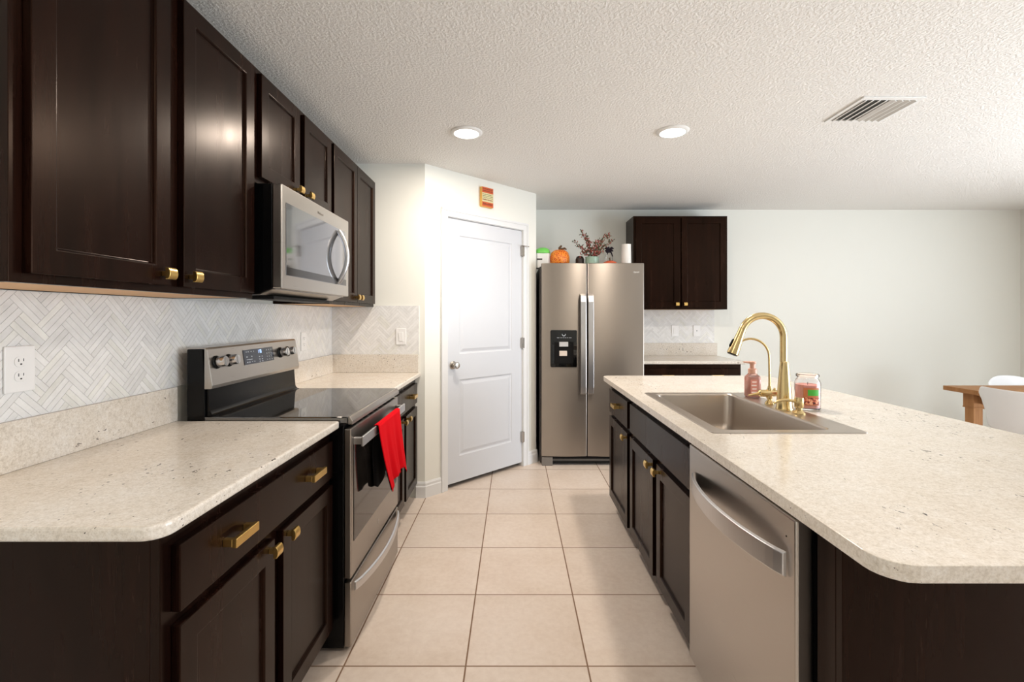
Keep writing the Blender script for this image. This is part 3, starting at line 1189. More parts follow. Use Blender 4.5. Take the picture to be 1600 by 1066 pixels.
# backguard: side body, curved black riser, sloping steel console
obj('backguard', profile_along_y([(-1.285, 0.9005), (-1.216, 0.9005), (-1.216, 1.03), (-1.222, 1.192), (-1.285, 1.192)], RY0 + 0.001, RY1 - 0.001), M['blackenamel'], rg, bevel=0.003)
prof = [(-1.2155, 1.035), (-1.2155, 0.928), (-1.178, 0.9275)]
for i in range(9):
    a = i / 8
    prof.append((-1.178 - 0.022 * math.sin(a * PI / 2), 0.9285 + 0.026 * (1 - math.cos(a * PI / 2))))
prof.append((-1.206, 1.035))
obj('riser', profile_along_y(prof, RY0 + 0.012, RY1 - 0.012), M['blackenamel'], rg, bevel=0.003)
cs = obj('console', profile_along_y([(-1.2155, 1.036), (-1.188, 1.036), (-1.184, 1.050), (-1.205, 1.192), (-1.211, 1.199), (-1.285, 1.199), (-1.285, 1.193), (-1.2155, 1.193)], RY0 - 0.001, RY1 + 0.001), M['steelh'], rg, bevel=0.002)
slope = Vector((-0.021, 0, 0.142)).normalized()
cn = Vector((slope.z, 0, -slope.x))           # out of the console


def mC(y, v, z):
    t = (z - 1.050) / slope.z
    p = Vector((-1.184, y, 1.050)) + slope * t + cn * v
    return tuple(p)


for ky in (1.908, 1.990, 2.428, 2.506):
    bm = bmesh.new()
    lathe(bm, [(0.0265, 0.0), (0.0265, 0.003), (0.0225, 0.006), (0.0225, 0.011)], (0, 0, 0), 28)
    rot = Vector((0, 0, 1)).rotation_difference(cn).to_matrix().to_4x4()
    bmesh.ops.transform(bm, matrix=Matrix.Translation(mC(ky, 0.0003, 1.138)) @ rot, verts=bm.verts)
    k = obj('burner_knob', bm, M['blackmatte'], rg)
    k['label'] = 'black base ring of a burner knob'
    bm = bmesh.new()
    lathe(bm, [(0.0215, 0.011), (0.0220, 0.014), (0.0212, 0.038), (0.0195, 0.040), (0.0, 0.040)], (0, 0, 0), 28)
    rot = Vector((0, 0, 1)).rotation_difference(cn).to_matrix().to_4x4()
    bmesh.ops.transform(bm, matrix=Matrix.Translation(mC(ky, 0, 1.138)) @ rot, verts=bm.verts)
    box(bm, ky - 0.0045, ky + 0.0045, 0.039, 0.043, 1.138 - 0.018, 1.138 + 0.018, mC)
    o = obj('knob_grip', bm, M['chrome'], k)
    o['label'] = 'bright steel knob grip'
dp = obj('control_display', nbox(2.100, 2.355, 0.0002, 0.0022, 1.106, 1.172, mp=mC), M['lcd'], rg)
bm = bmesh.new()
rnd = random.Random(5)
for yy in (2.118, 2.135, 2.158, 2.178):
    for zz in (1.160, 1.138, 1.114):
        if rnd.random() < 0.85:
            box(bm, yy, yy + rnd.uniform(0.005, 0.011), 0.0022, 0.0026, zz, zz + 0.004, mC)
box(bm, 2.118, 2.165, 0.0022, 0.0026, 1.126, 1.129, mC)
obj('control_icons', bm, M['lcdmark'], dp)
bm = bmesh.new()
for yy in (2.292, 2.312, 2.334):
    for zz in (1.158, 1.142, 1.126, 1.112):
        box(bm, yy, yy + 0.005, 0.0022, 0.0026, zz, zz + 0.005, mC)
for yy in (2.222, 2.245):
    for zz in (1.132, 1.120, 1.110):
        box(bm, yy, yy + 0.008, 0.0022, 0.0026, zz, zz + 0.004, mC)
obj('control_icons', bm, M['lcdmark'], dp)
bm = bmesh.new()


def seg7(bm, y, z, digit, w=0.008, h=0.016, t=0.0018):
    S = {'1': 'bc', '2': 'abged', '6': 'afgedc', '8': 'abcdefg', '5': 'afgcd', ':': ''}[digit]
    R_ = {'a': (0, w, h - t, h), 'd': (0, w, 0, t), 'g': (0, w, h / 2 - t / 2, h / 2 + t / 2), 'b': (w - t, w, h / 2, h), 'c': (w - t, w, 0, h / 2),
          'f': (0, t, h / 2, h), 'e': (0, t, 0, h / 2)}
    for s_ in S:
        a, b, c_, d_ = R_[s_]
        box(bm, y + a, y + b, 0.0022, 0.0026, z + c_, z + d_, mC)


for i, ch in enumerate('118'):
    seg7(bm, 2.216 + 0.012 * i, 1.150, ch)
obj('clock_digits', bm, M['bluedigit'], dp)
# oven door
XD = -0.640
dr = obj('oven_door', nbox(-0.667, XD, RY0 + 0.001, RY1 - 0.001, 0.290, 0.880), M['steel'], rg, bevel=0.004)
obj('oven_window', nbox(XD + 0.0002, XD + 0.002, 1.893, 2.578, 0.425, 0.810), M['ovenglass'], dr, bevel=0.001)
bm = bmesh.new()
for k in range(9):
    y = 1.90 + k * 0.077
    box(bm, XD - 0.018, XD - 0.006, y, y + 0.058, 0.8795, 0.8808)
obj('vent_slots', bm, M['darkgap'], dr)
bm = bmesh.new()
box(bm, XD + 0.034, XD + 0.044, 1.878, 2.598, 0.806, 0.846)
for y in (1.887, 2.572):
    box(bm, XD + 0.0002, XD + 0.034, y, y + 0.018, 0.812, 0.840)
obj('oven_handle', bm, M['handlesteel'], dr, bevel=0.003)
# small emblem on the lower rail
bm = bmesh.new()
box(bm, XD + 0.0002, XD + 0.001, 2.232, 2.246, 0.352, 0.356)
box(bm, XD + 0.0002, XD + 0.001, 2.236, 2.240, 0.344, 0.370)
obj('emblem', bm, M['chrome'], dr)


# storage drawer with a bowed pull
def bow_bm(fixed, sgn, y0, y1, z0, z1, out, th=0.010, n=24, zbow=0.0):
    """bowed bar along y; fixed = x of the face it springs from, sgn = outward direction"""
    bm = bmesh.new()
    cols = []
    for i in range(n + 1):
        t = i / n
        b = math.sin(PI * t) ** 0.75
        x = fixed + sgn * (0.002 + out * b)
        y = y0 + (y1 - y0) * t
        dz = zbow * b
        cols.append([bm.verts.new(p) for p in ((x, y, z0 + dz), (x, y, z1 + dz), (x + sgn * th, y, z1 + dz - 0.004), (x + sgn * th, y, z0 + dz + 0.004))])
    for a, b in zip(cols[:-1], cols[1:]):
        for k in range(4):
            m = (k + 1) % 4
            bm.faces.new((a[k], a[m], b[m], b[k]))
    bm.faces.new(cols[0])
    bm.faces.new(cols[-1][::-1])
    return bm


dw = obj('storage_drawer', nbox(-0.667, XD, RY0 + 0.001, RY1 - 0.001, 0.022, 0.274), M['steel'], rg, bevel=0.004)
obj('drawer_pull', bow_bm(XD, 1, 1.890, 2.590, 0.228, 0.266, 0.040, zbow=-0.012), M['handlesteel'], dw, bevel=0.002)

# red towel over the oven handle
tw = thing('dish_towel', 'bright red towel with black backing hanging on the oven handle', 'towel', (XD + 0.040, 2.28, 0.50))


def drape(front):
    bm = bmesh.new()
    nu, nw = 26, 28
    grid = []
    for i in range(nu + 1):
        t = i / nu                       # down the drape
        row = []
        for j in range(nw + 1):
            w = j / nw
            if front:
                yl = 2.065 + 0.118 * t ** 1.6
                yr = 2.440 + 0.085 * t ** 1.3
                zb = 0.515 if w < 0.10 else 0.515 + 0.026 * min(1, (w - 0.10) / 0.25)
                zb -= 0.045 * max(0, (w - 0.80) / 0.2) ** 1.5
                top_x, bot_x = XD + 0.0500, XD + 0.064
                fold = 0.007 * t * math.sin(w * 15 + 0.6) + 0.004 * t * math.sin(w * 31 + 2)
                x = top_x + (bot_x - top_x) * t + fold + 0.010 * t * (1 - w) ** 2
            else:
                yl = 2.065 + 0.055 * t
                yr = 2.440 + 0.02 * t
                zb = 0.565 - 0.03 * math.sin(w * 6)
                top_x, bot_x = XD + 0.0300, XD + 0.014
                fold = 0.003 * t * math.sin(w * 17)
                x = top_x + (bot_x - top_x) * min(1, t * 2.0) + fold
            y = yl + (yr - yl) * w
            z = 0.848 + (zb - 0.848) * t
            row.append(bm.verts.new((x, y, z)))
        grid.append(row)
    for i in range(nu):
        for j in range(nw):
            bm.faces.new((grid[i][j], grid[i][j + 1], grid[i + 1][j + 1], grid[i + 1][j])).smooth = True
    return bm


bm = drape(True)
# cloth crossing the top of the handle
top = []
for j in range(29):
    y = 2.065 + 0.375 * j / 28
    top.append([bm.verts.new((XD + 0.0300 + 0.020 * k / 4, y, 0.848 + 0.0035 * math.sin(PI * k / 4))) for k in range(5)])
for a, b in zip(top[:-1], top[1:]):
    for k in range(4):
        bm.faces.new((a[k], b[k], b[k + 1], a[k + 1])).smooth = True
obj('towel_front', bm, M['red'], tw, solid=0.0025, recalc=True)
o = obj('towel_back', drape(False), M['blackcloth'], tw, solid=0.002)
o['label'] = 'black backing of the towel'
bm = drape(True)
bmesh.ops.translate(bm, verts=bm.verts, vec=(-0.0032, -0.003, 0))
o = obj('towel_lining', bm, M['blackcloth'], tw)
o['label'] = 'black lining behind the red cloth'

# ------------------------------------------------------------------ microwave
XM = -0.912
mw = thing('microwave', 'stainless over-the-range microwave below the short cabinet', 'microwave', (-1.12, (RY0 + RY1) / 2, 1.41))
bm = profile_along_y([(-1.325, 1.410), (-1.00, 1.410), (-0.950, 1.430), (-0.950, 1.846), (-1.325, 1.846)], 1.864, 2.614)
obj('microwave_body', bm, M['blackenamel'], mw, bevel=0.003)
obj('underside_plate', profile_along_y([(-1.30, 1.4085), (-1.00, 1.4085), (-0.948, 1.4285), (-0.940, 1.4285), (-0.940, 1.4315), (-0.952, 1.4315), (-1.005, 1.4099), (-1.30, 1.4099)], 1.866, 2.612), M['steelh'], mw)
obj('vent_grille', nbox(-1.10, -0.985, 1.945, 2.535, 1.393, 1.4075), M['blackmatte'], mw, bevel=0.003)
md = obj('microwave_door', nbox(-0.949, XM, 1.863, 2.615, 1.432, 1.845), M['steelh'], mw, bevel=0.004)
obj('microwave_window', nbox(XM + 0.0002, XM + 0.002, 1.897, 2.575, 1.487, 1.778), M['mirrorglass'], md, bevel=0.001)
obj('window_band', nbox(XM + 0.0021, XM + 0.0026, 1.899, 2.573, 1.489, 1.520), plain('smoked_glass_band', rgb(70, 68, 68), 0.1, metal=0.6), md)
bm = bmesh.new()
pts, rad = [], []
for i in range(25):
    t = i / 24
    pts.append((XM + 0.004 + 0.046 * math.sin(PI * t) ** 0.85, 2.452, 1.496 + 0.268 * t))
    rad.append(0.0125)
tube(bm, pts, rad, 14)
obj('microwave_handle', bm, M['handlesteel'], md)
text_mesh('microwave_logo', 'Whirlpool', 0.016, M['nickel'], md, (XM + 0.0004, 2.235, 1.806), (0, 1, 0), (0, 0, 1))

# ------------------------------------------------------------------ refrigerator
FX0, FX1, FYD = 0.243, 1.153, 4.190
rf = thing('refrigerator', 'tall stainless side-by-side refrigerator with ice dispenser beside the pantry', 'refrigerator', ((FX0 + FX1) / 2, 4.56, 0))
obj('fridge_body', nbox(FX0 - 0.012, FX1 - 0.002, 4.262, YB - 0.03, 0.02, 1.772), plain('dark_grey_fridge_side', rgb(58, 54, 52), 0.4), rf, bevel=0.006)
FXM = 0.6485


def fridge_door(x0, x1):
    bm = bmesh.new()
    n = 14
    cols = []
    for i in range(n + 1):
        t = i / n
        y = FYD + 0.010 * (2 * t - 1) ** 2
        x = x0 + (x1 - x0) * t
        cols.append([bm.verts.new(p) for p in ((x, y, 0.083), (x, y, 1.796), (x, 4.257, 1.796), (x, 4.257, 0.083))])
    for a, b in zip(cols[:-1], cols[1:]):
        for k in range(4):
            m = (k + 1) % 4
            f = bm.faces.new((a[k], a[m], b[m], b[k]))
            f.smooth = k == 0
    bm.faces.new(cols[0])
    bm.faces.new(cols[-1][::-1])
    return bm


dl = obj('freezer_door', fridge_door(FX0, FXM - 0.003), M['steel'], rf, bevel=0.006, angle=50)
dr2 = obj('fridge_door', fridge_door(FXM + 0.003, FX1), M['steel'], rf, bevel=0.006, angle=50)


def fridge_handle(xc, parent):
    bm = bmesh.new()
    yb = FYD + 0.004
    path = [(yb, 0.632), (yb - 0.045, 0.650), (yb - 0.055, 0.70), (yb - 0.058, 1.07), (yb - 0.055, 1.45), (yb - 0.045, 1.505), (yb, 1.522)]
    w, th = 0.0235, 0.010
    rows = []
    for y, z in path:
        rows.append([bm.verts.new(p) for p in ((xc - w, y, z), (xc + w, y, z), (xc + w, y - th, z), (xc - w, y - th, z))])
    for a, b in zip(rows[:-1], rows[1:]):
        for k in range(4):
            m = (k + 1) % 4
            bm.faces.new((a[k], a[m], b[m], b[k]))
    bm.faces.new(rows[0])
    bm.faces.new(rows[-1][::-1])
    obj('door_handle', bm, M['handlesteel'], parent, bevel=0.003)


fridge_handle(0.6060, dl)
fridge_handle(0.6730, dr2)
# dispenser
mF = lambda u, v, z: (u, FYD - 0.0002 - v, z)
dsx0, dsx1, dsz0, dsz1 = 0.322, 0.556, 0.876, 1.202
bm = bmesh.new()
prism(bm, rrect(dsx0, dsx1, dsz0, dsz1, 0.012), 0.0, 0.008, hole=rrect(dsx0 + 0.030, dsx1 - 0.030, dsz0 + 0.035, dsz1 - 0.105, 0.010)[::-1], mp=lambda x, z, v: mF(x, v, z))
dsp = obj('dispenser', bm, M['blackglass'], dl, bevel=0.0015)
dsp['label'] = 'black ice and water dispenser panel'
# children of the dispenser would be a level too deep, so its pieces hang on the door
bm = bmesh.new()
box(bm, dsx0 + 0.028, dsx1 - 0.028, 0.0, 0.0015, dsz0 + 0.033, dsz1 - 0.103, mF)
obj('dispenser_cavity', bm, M['blackmatte'], dl)
bm = bmesh.new()
box(bm, 0.400, 0.478, 0.0016, 0.016, 1.057, 1.098, mF)
obj('ice_chute', bm, plain('grey_chute', rgb(190, 190, 190), 0.35), dl, bevel=0.002)
bm = bmesh.new()
box(bm, 0.400, 0.468, 0.0016, 0.018, 0.975, 1.020, mF)
obj('dispenser_paddle', bm, plain('pale_paddle', rgb(214, 200, 188), 0.4), dl, bevel=0.003)
bm = bmesh.new()
for i in range(9):
    a = PI + PI * i / 8
    x, z = 0.440 + 0.014 * math.cos(a), 1.160 + 0.012 * math.sin(a)
    box(bm, x - 0.002, x + 0.002, 0.0082, 0.009, z, z + 0.008, mF)
for x in (0.380, 0.392, 0.412, 0.430, 0.448, 0.466, 0.484, 0.498):
    box(bm, x, x + 0.008, 0.0082, 0.009, 1.133, 1.138, mF)
obj('dispenser_icons', bm, M['lcdmark'], dl)
text_mesh('fridge_logo', 'Whirlpool', 0.022, M['white'], dr2, (1.062, FYD - 0.0005 + 0.0053, 1.716), (1, 0, 0), (0, 0, 1), depth=0.001)
gr = obj('toe_grille', nbox(FX0 + 0.10, FX1 - 0.01, 4.215, 4.262, 0.022, 0.074), M['blackmatte'], rf, bevel=0.003)
bm = bmesh.new()
box(bm, FX0 + 0.10, FX1 - 0.02, 4.2145, 4.2152, 0.040, 0.058)
obj('grille_strip', bm, plain('grey_grille_strip', rgb(84, 80, 76), 0.4), gr)
bm = bmesh.new()
box(bm, FX0 + 0.004, FX0 + 0.100, 4.200, 4.262, 0.0005, 0.076)
obj('roller_foot', bm, plain('grey_roller_cover', rgb(120, 114, 108), 0.35), rf, bevel=0.004)
obj('roller_foot', nbox(FX1 - 0.100, FX1 - 0.004, 4.200, 4.214, 0.0005, 0.076), plain('grey_roller_cover', rgb(120, 114, 108), 0.35), rf, bevel=0.004)
for xx in (FX0 + 0.005, FX1 - 0.09):
    obj('hinge_cover', nbox(xx, xx + 0.085, 4.262, 4.36, 1.7725, 1.792), M['blackmatte'], rf, bevel=0.004)

# ------------------------------------------------------------------ things on the refrigerator
FT = 1.7725
# tub with green lid
cx, cy = 0.262, 4.435
tb = thing('storage_tub', 'white tub with bright green lid at left end of refrigerator top', 'container', (cx, cy, FT))
bm = bmesh.new()
prism(bm, rrect(cx - 0.055, cx + 0.068, cy - 0.06, cy + 0.06, 0.02), FT, FT + 0.104)
obj('tub', bm, M['white'], tb, bevel=0.004)
bm = bmesh.new()
box(bm, cx - 0.050, cx + 0.0, cy - 0.0612, cy - 0.0602, FT + 0.056, FT + 0.066)
obj('tub_mark', bm, M['slot'], tb)
bm = bmesh.new()
lathe(bm, [(0.066, 0.1042), (0.071, 0.108), (0.071, 0.116), (0.060, 0.136), (0.035, 0.146), (0.0, 0.148)], (cx + 0.007, cy, FT), 28)
o = obj('lid', bm, M['green'], tb)
o['label'] = 'bright green lid'
# large pierced pumpkin
cx, cy = 0.427, 4.42
pk = thing('pumpkin', 'large orange pierced pumpkin ornament on refrigerator top', 'pumpkin', (cx, cy, FT))
bm = bmesh.new()
prof = [(0.060, 0.0), (0.080, 0.012), (0.091, 0.045), (0.091, 0.080), (0.078, 0.112), (0.050, 0.128), (0.020, 0.130), (0.0, 0.126)]
lathe(bm, prof, (cx, cy, FT), 64, rib=lambda a: 0.965 + 0.035 * abs(math.cos(4 * a)))
obj('pumpkin_shell', bm, M['pumpkin'], pk)
bm = bmesh.new()
tube(bm, [(cx, cy, FT + 0.125), (cx - 0.004, cy, FT + 0.145), (cx + 0.014, cy, FT + 0.158), (cx + 0.020, cy, FT + 0.156)], [0.014, 0.010, 0.009, 0.008], 10)
tube(bm, [(cx + 0.004, cy - 0.01, FT + 0.136), (cx + 0.045, cy - 0.02, FT + 0.140), (cx + 0.062, cy - 0.02, FT + 0.132)], [0.006, 0.008, 0.004], 8)
obj('stalk', bm, M['stalk'], pk)
# little dark ornament
cx, cy = 0.617, 4.44
dk = tag(obj('candle_holder', lathe(bmesh.new(), [(0.034, 0.0), (0.040, 0.01), (0.040, 0.060), (0.030, 0.078), (0.012, 0.084), (0.0, 0.084)], (cx, cy, FT), 28), M['darkbrown']),
         'small dark brown domed ornament between pumpkin and green bowl on refrigerator', 'ornament')
# flower arrangement
cx, cy = 0.728, 4.42
fl = thing('flower_arrangement', 'pale green bowl of dried red and olive flower sprays on refrigerator', 'flowers', (cx, cy, FT))
bm = bmesh.new()
prof = [(0.038, 0.0), (0.055, 0.010), (0.064, 0.045), (0.062, 0.080), (0.066, 0.086), (0.060, 0.086), (0.056, 0.070), (0.0, 0.065)]
lathe(bm, prof, (cx, cy, FT), 32)
obj('bowl', bm, M['celadon'], fl)
rnd = random.Random(11)
tw_bm, lf_bm, pt_bm = bmesh.new(), bmesh.new(), bmesh.new()


def leaf(bm, p, d, ln, wd):
    d = Vector(d).normalized()
    sd = d.orthogonal().normalized()
    a = rnd.uniform(0, 2 * PI)
    sd = (sd * math.cos(a) + d.cross(sd) * math.sin(a))
    up = d.cross(sd)
    vs = [bm.verts.new(p), bm.verts.new(p + d * ln * 0.45 + sd * wd + up * wd * 0.3), bm.verts.new(p + d * ln), bm.verts.new(p + d * ln * 0.45 - sd * wd + up * wd * 0.3)]
    bm.faces.new(vs)


stems = [(-0.175, 0.205, 0.00), (-0.135, 0.180, 0.03), (-0.100, 0.300, 0.02), (-0.060, 0.265, -0.02), (-0.030, 0.225, 0.03), (0.03, 0.205, -0.03), (0.085, 0.225, 0.02),
         (0.135, 0.262, -0.01), (0.175, 0.270, 0.02), (0.215, 0.225, 0.0), (-0.115, 0.115, -0.04), (0.10, 0.135, -0.03), (-0.02, 0.150, 0.0), (0.05, 0.120, -0.05)]
for (ex, ez, ey) in stems:
    a = Vector((cx + ex * 0.12, cy + ey * 0.3, FT + 0.062))
    b = Vector((cx + ex, cy + ey, FT + ez))
    mid = (a + b) / 2 + Vector((-ex * 0.22, 0, 0.03))
    pts = []
    for i in range(8):
        t = i / 7
        pts.append(a * (1 - t) ** 2 + mid * 2 * t * (1 - t) + b * t * t)
    tube(tw_bm, pts, [0.0022 - 0.0011 * i / 7 for i in range(8)], 6)
    nl = int(22 + (b - a).length * 110)
    for k in range(nl):
        t = rnd.uniform(0.28, 1.0)
        p = a * (1 - t) ** 2 + mid * 2 * t * (1 - t) + b * t * t
        p = p + Vector((rnd.gauss(0, 0.009), rnd.gauss(0, 0.009), rnd.gauss(0, 0.009)))
        d = Vector((rnd.gauss(0, 1), rnd.gauss(0, 1), rnd.gauss(0.2, 1)))
        if rnd.random() < 0.52:
            leaf(lf_bm, p, d, rnd.uniform(0.016, 0.030), 0.006)
        else:
            for q in range(5):
                dd = d + Vector((rnd.gauss(0, 0.9), rnd.gauss(0, 0.9), rnd.gauss(0, 0.9)))
                leaf(pt_bm, p, dd, rnd.uniform(0.008, 0.015), 0.005)
obj('twigs', tw_bm, M['twig'], fl)
obj('leaves', lf_bm, M['foliage'], fl, recalc=False)
obj('blossoms', pt_bm, M['petal'], fl, recalc=False)
# small flat pumpkin dish
cx, cy = 0.892, 4.40
pm = thing('small_pumpkin', 'small flat orange pumpkin in front of the bat ornament on refrigerator', 'pumpkin', (cx, cy, FT))
bm = bmesh.new()
lathe(bm, [(0.045, 0.0), (0.064, 0.010), (0.069, 0.022), (0.058, 0.036), (0.030, 0.044), (0.0, 0.041)], (cx, cy, FT), 64, rib=lambda a: 0.93 + 0.07 * abs(math.cos(4 * a)))
obj('pumpkin_shell', bm, M['pumpkinred'], pm)
bm = bmesh.new()
tube(bm, [(cx, cy, FT + 0.040), (cx - 0.002, cy, FT + 0.052), (cx - 0.006, cy, FT + 0.064)], [0.009, 0.006, 0.007], 8)
obj('stalk', bm, M['stalk'], pm)
# bat ornament on a clear stand
cx, cy = 0.905, 4.53
bt = thing('bat_ornament', 'black bow-shaped bat ornament on clear glass jar behind small pumpkin', 'ornament', (cx, cy, FT))
bm = bmesh.new()
lathe(bm, [(0.0, 0.0), (0.036, 0.0), (0.038, 0.004), (0.038, 0.090), (0.026, 0.112), (0.026, 0.124), (0.024, 0.124), (0.024, 0.111), (0.036, 0.089), (0.036, 0.006), (0.0, 0.005)], (cx, cy, FT), 28, cap=False)
obj('glass_jar', bm, M['glass'], bt)
bm = bmesh.new()
for s in (-1, 1):
    for (ex, ez, r) in ((0.028, 0.150, 0.013), (0.044, 0.156, 0.010), (0.040, 0.138, 0.010)):
        tube(bm, [(cx, cy - 0.02, FT + 0.140), (cx + s * ex * 0.6, cy - 0.022, FT + ez), (cx + s * ex, cy - 0.02, FT + ez - 0.006)], [0.006, r, 0.003], 8)
tube(bm, [(cx, cy - 0.02, FT + 0.146), (cx + 0.022, cy - 0.024, FT + 0.118), (cx + 0.036, cy - 0.022, FT + 0.092)], [0.007, 0.006, 0.003], 8)
tube(bm, [(cx, cy - 0.02, FT + 0.146), (cx - 0.014, cy - 0.024, FT + 0.122), (cx - 0.020, cy - 0.022, FT + 0.106)], [0.007, 0.006, 0.003], 8)
lathe(bm, [(0.027, 0.124), (0.027, 0.130), (0.012, 0.140), (0.010, 0.158), (0.004, 0.168), (0.0, 0.169)], (cx, cy, FT), 16)
obj('bat_bow', bm, M['purpleblack'], bt)
# white vase / canister at the right
cx, cy = 1.046, 4.42
vs_ = tag(obj('vase', lathe(bmesh.new(), [(0.044, 0.0), (0.047, 0.004), (0.046, 0.080), (0.043, 0.176), (0.045, 0.180), (0.041, 0.180), (0.038, 0.160), (0.0, 0.15)], (cx, cy, FT), 32), M['vase']),
          'plain tall white ceramic vase at right end of refrigerator top', 'vase')



def taller(o, f):
    for ch in [o] + list(o.children):
        if ch.type == 'MESH':
            z0 = FT if ch.parent is None else 0.0
            for v in ch.data.vertices:
                v.co.z = z0 + (v.co.z - z0) * f


for o, f in ((tb, 1.30), (pk, 1.30), (dk, 1.40), (fl, 1.20), (pm, 1.50), (bt, 1.30), (vs_, 1.23)):
    taller(o, f)

# ------------------------------------------------------------------ dishwasher
XW = 0.628
dwr = thing('dishwasher', 'stainless dishwasher with bowed handle in the island beside the sink cabinet', 'dishwasher', (0.93, 1.37, 0))
obj('dishwasher_tub', nbox(XFI + 0.004, 1.230, 1.062, 1.660, 0.104, 0.872), M['blackmatte'], dwr)
obj('kick_plate', nbox(XFI + 0.072, XFI + 0.084, 1.062, 1.700, 0.0, 0.104), M['blackmatte'], dwr)
dd = obj('dishwasher_door', nbox(XW, XFI + 0.003, 1.056, 1.699, 0.108, 0.866), M['steelh'], dwr, bevel=0.006, seg=3)
o = obj('dishwasher_handle', bow_bm(XW, -1, 1.088, 1.648, 0.722, 0.782, 0.046, th=0.009), M['handlesteel'], dd, bevel=0.002)
obj('top_strip', nbox(XW + 0.012, XFI, 1.058, 1.697, 0.8665, 0.8735), M['blackmatte'], dwr)
bm = bmesh.new()
lathe(bm, [(0.0, -0.0012), (0.0022, -0.0008), (0.0022, -0.0002)], (XW, 1.093, 0.815), 10, axis='X')
obj('indicator', bm, M['blackmatte'], dd)


# ------------------------------------------------------------------ wall plates
def wall_plate(name, label, mp, u, z, kind, w=0.074, h=0.118, cat='outlet'):
    root = thing(name, label, cat, mp(u, 0, z - h / 2), 'white wall plates on the tile')
    obj('cover_plate', nbox(u - w / 2, u + w / 2, 0.0003, 0.0058, z - h / 2, z + h / 2, mp=mp), M['plate'], root, bevel=0.0025)
    if kind == 'duplex':
        for s in (-1, 1):
            zc_ = z + s * 0.0195
            bm = bmesh.new()
            prism(bm, rrect(u - 0.0165, u + 0.0165, zc_ - 0.014, zc_ + 0.014, 0.0125), 0.0058, 0.0075, mp=lambda x, y, v: mp(x, v, y))
            rc = obj('receptacle', bm, M['plate'], root, bevel=0.0006)
            bm = bmesh.new()
            box(bm, u - 0.0075, u - 0.0055, 0.0075, 0.0079, zc_ - 0.000, zc_ + 0.008, mp)
            box(bm, u + 0.0052, u + 0.0070, 0.0075, 0.0079, zc_ + 0.001, zc_ + 0.008, mp)
            box(bm, u - 0.0022, u + 0.0022, 0.0075, 0.0079, zc_ - 0.0085, zc_ - 0.0045, mp)
            obj('slots', bm, M['slot'], rc)
    elif kind == 'rocker':
        obj('rocker', nbox(u - 0.0165, u + 0.0165, 0.0058, 0.0085, z - 0.033, z + 0.033, mp=mp), M['plate'], root, bevel=0.001)
    elif kind == 'jack':
        bm = bmesh.new()
        box(bm, u - 0.004, u + 0.004, 0.0058, 0.0068, z - 0.004, z + 0.004, mp)
        obj('jack', bm, M['slot'], root)
    return root


mTL = lambda u, v, z: (XL + 0.008 + v, u, z)
mTB = lambda u, v, z: (u, PY - 0.008 - v, z)
mTF = lambda u, v, z: (u, YB - 0.008 - v, z)
wall_plate('wall_outlet', 'white duplex outlet on the tile above the near left counter', mTL, 1.270, 1.181, 'duplex', w=0.080, h=0.124)
wall_plate('wall_outlet', 'white outlet on left tile just beyond the range backguard', mTL, 2.985, 1.165, 'duplex')
wall_plate('light_switch', 'white rocker switch on the tiled pantry side wall', mTB, -0.823, 1.176, 'rocker', cat='switch')
wall_plate('wall_outlet', 'white outlet nearest the refrigerator on the far tile', mTF, 1.683, 1.174, 'rocker')
wall_plate('wall_jack', 'white plate with single dark jack on the far tile', mTF, 1.910, 1.174, 'jack', cat='wall jack')

# ------------------------------------------------------------------ plaque over the pantry door
PT = 0.588
pq = thing('wall_plaque', 'small orange and cream lettered block over the pantry door', 'plaque', mdiag(PT, 0.02, 2.213))
pz0, pz1, pw = 2.213, 2.372, 0.062
front = 0.030
obj('block', nbox(PT - pw, PT + pw, 0.0005, front, pz0, pz1, mp=mdiag), plain('yellow_painted_wood', rgb(236, 182, 92), 0.6), pq, bevel=0.002)
orangep = plain('orange_print', rgb(206, 92, 46), 0.6)
creamp = plain('cream_green_print', rgb(216, 206, 158), 0.6)
darkp = plain('dark_print', rgb(128, 54, 28), 0.6)
greenp = plain('olive_print', rgb(112, 116, 78), 0.6)
bm = bmesh.new()
box(bm, PT - pw + 0.002, PT + pw - 0.002, front + 0.0002, front + 0.001, 2.325, 2.370, mdiag)
tb1 = obj('top_band', bm, orangep, pq)
bm = bmesh.new()
box(bm, PT - pw + 0.002, PT + pw - 0.002, front + 0.0002, front + 0.001, 2.252, 2.325, mdiag)
tb2 = obj('middle_band', bm, creamp, pq)
bm = bmesh.new()
box(bm, PT - pw + 0.002, PT + pw - 0.002, front + 0.0002, front + 0.001, 2.215, 2.252, mdiag)
tb3 = obj('bottom_band', bm, orangep, pq)
rnd = random.Random(3)
for par, mat, rows, hh in ((tb1, darkp, (2.336, 2.352), 0.010), (tb2, greenp, (2.310, 2.297, 2.284), 0.006), (tb2, darkp, (2.266,), 0.010), (tb3, darkp, (2.228,), 0.016)):
    bm = bmesh.new()
    for zz in rows:
        u = PT - pw + 0.008
        while u < PT + pw - 0.012:
            w = rnd.uniform(0.004, 0.010)
            box(bm, u, u + w, front + 0.001, front + 0.0015, zz, zz + hh * rnd.uniform(0.7, 1.0), mdiag)
            u += w + rnd.uniform(0.002, 0.005)
    obj('lettering', bm, mat, par)


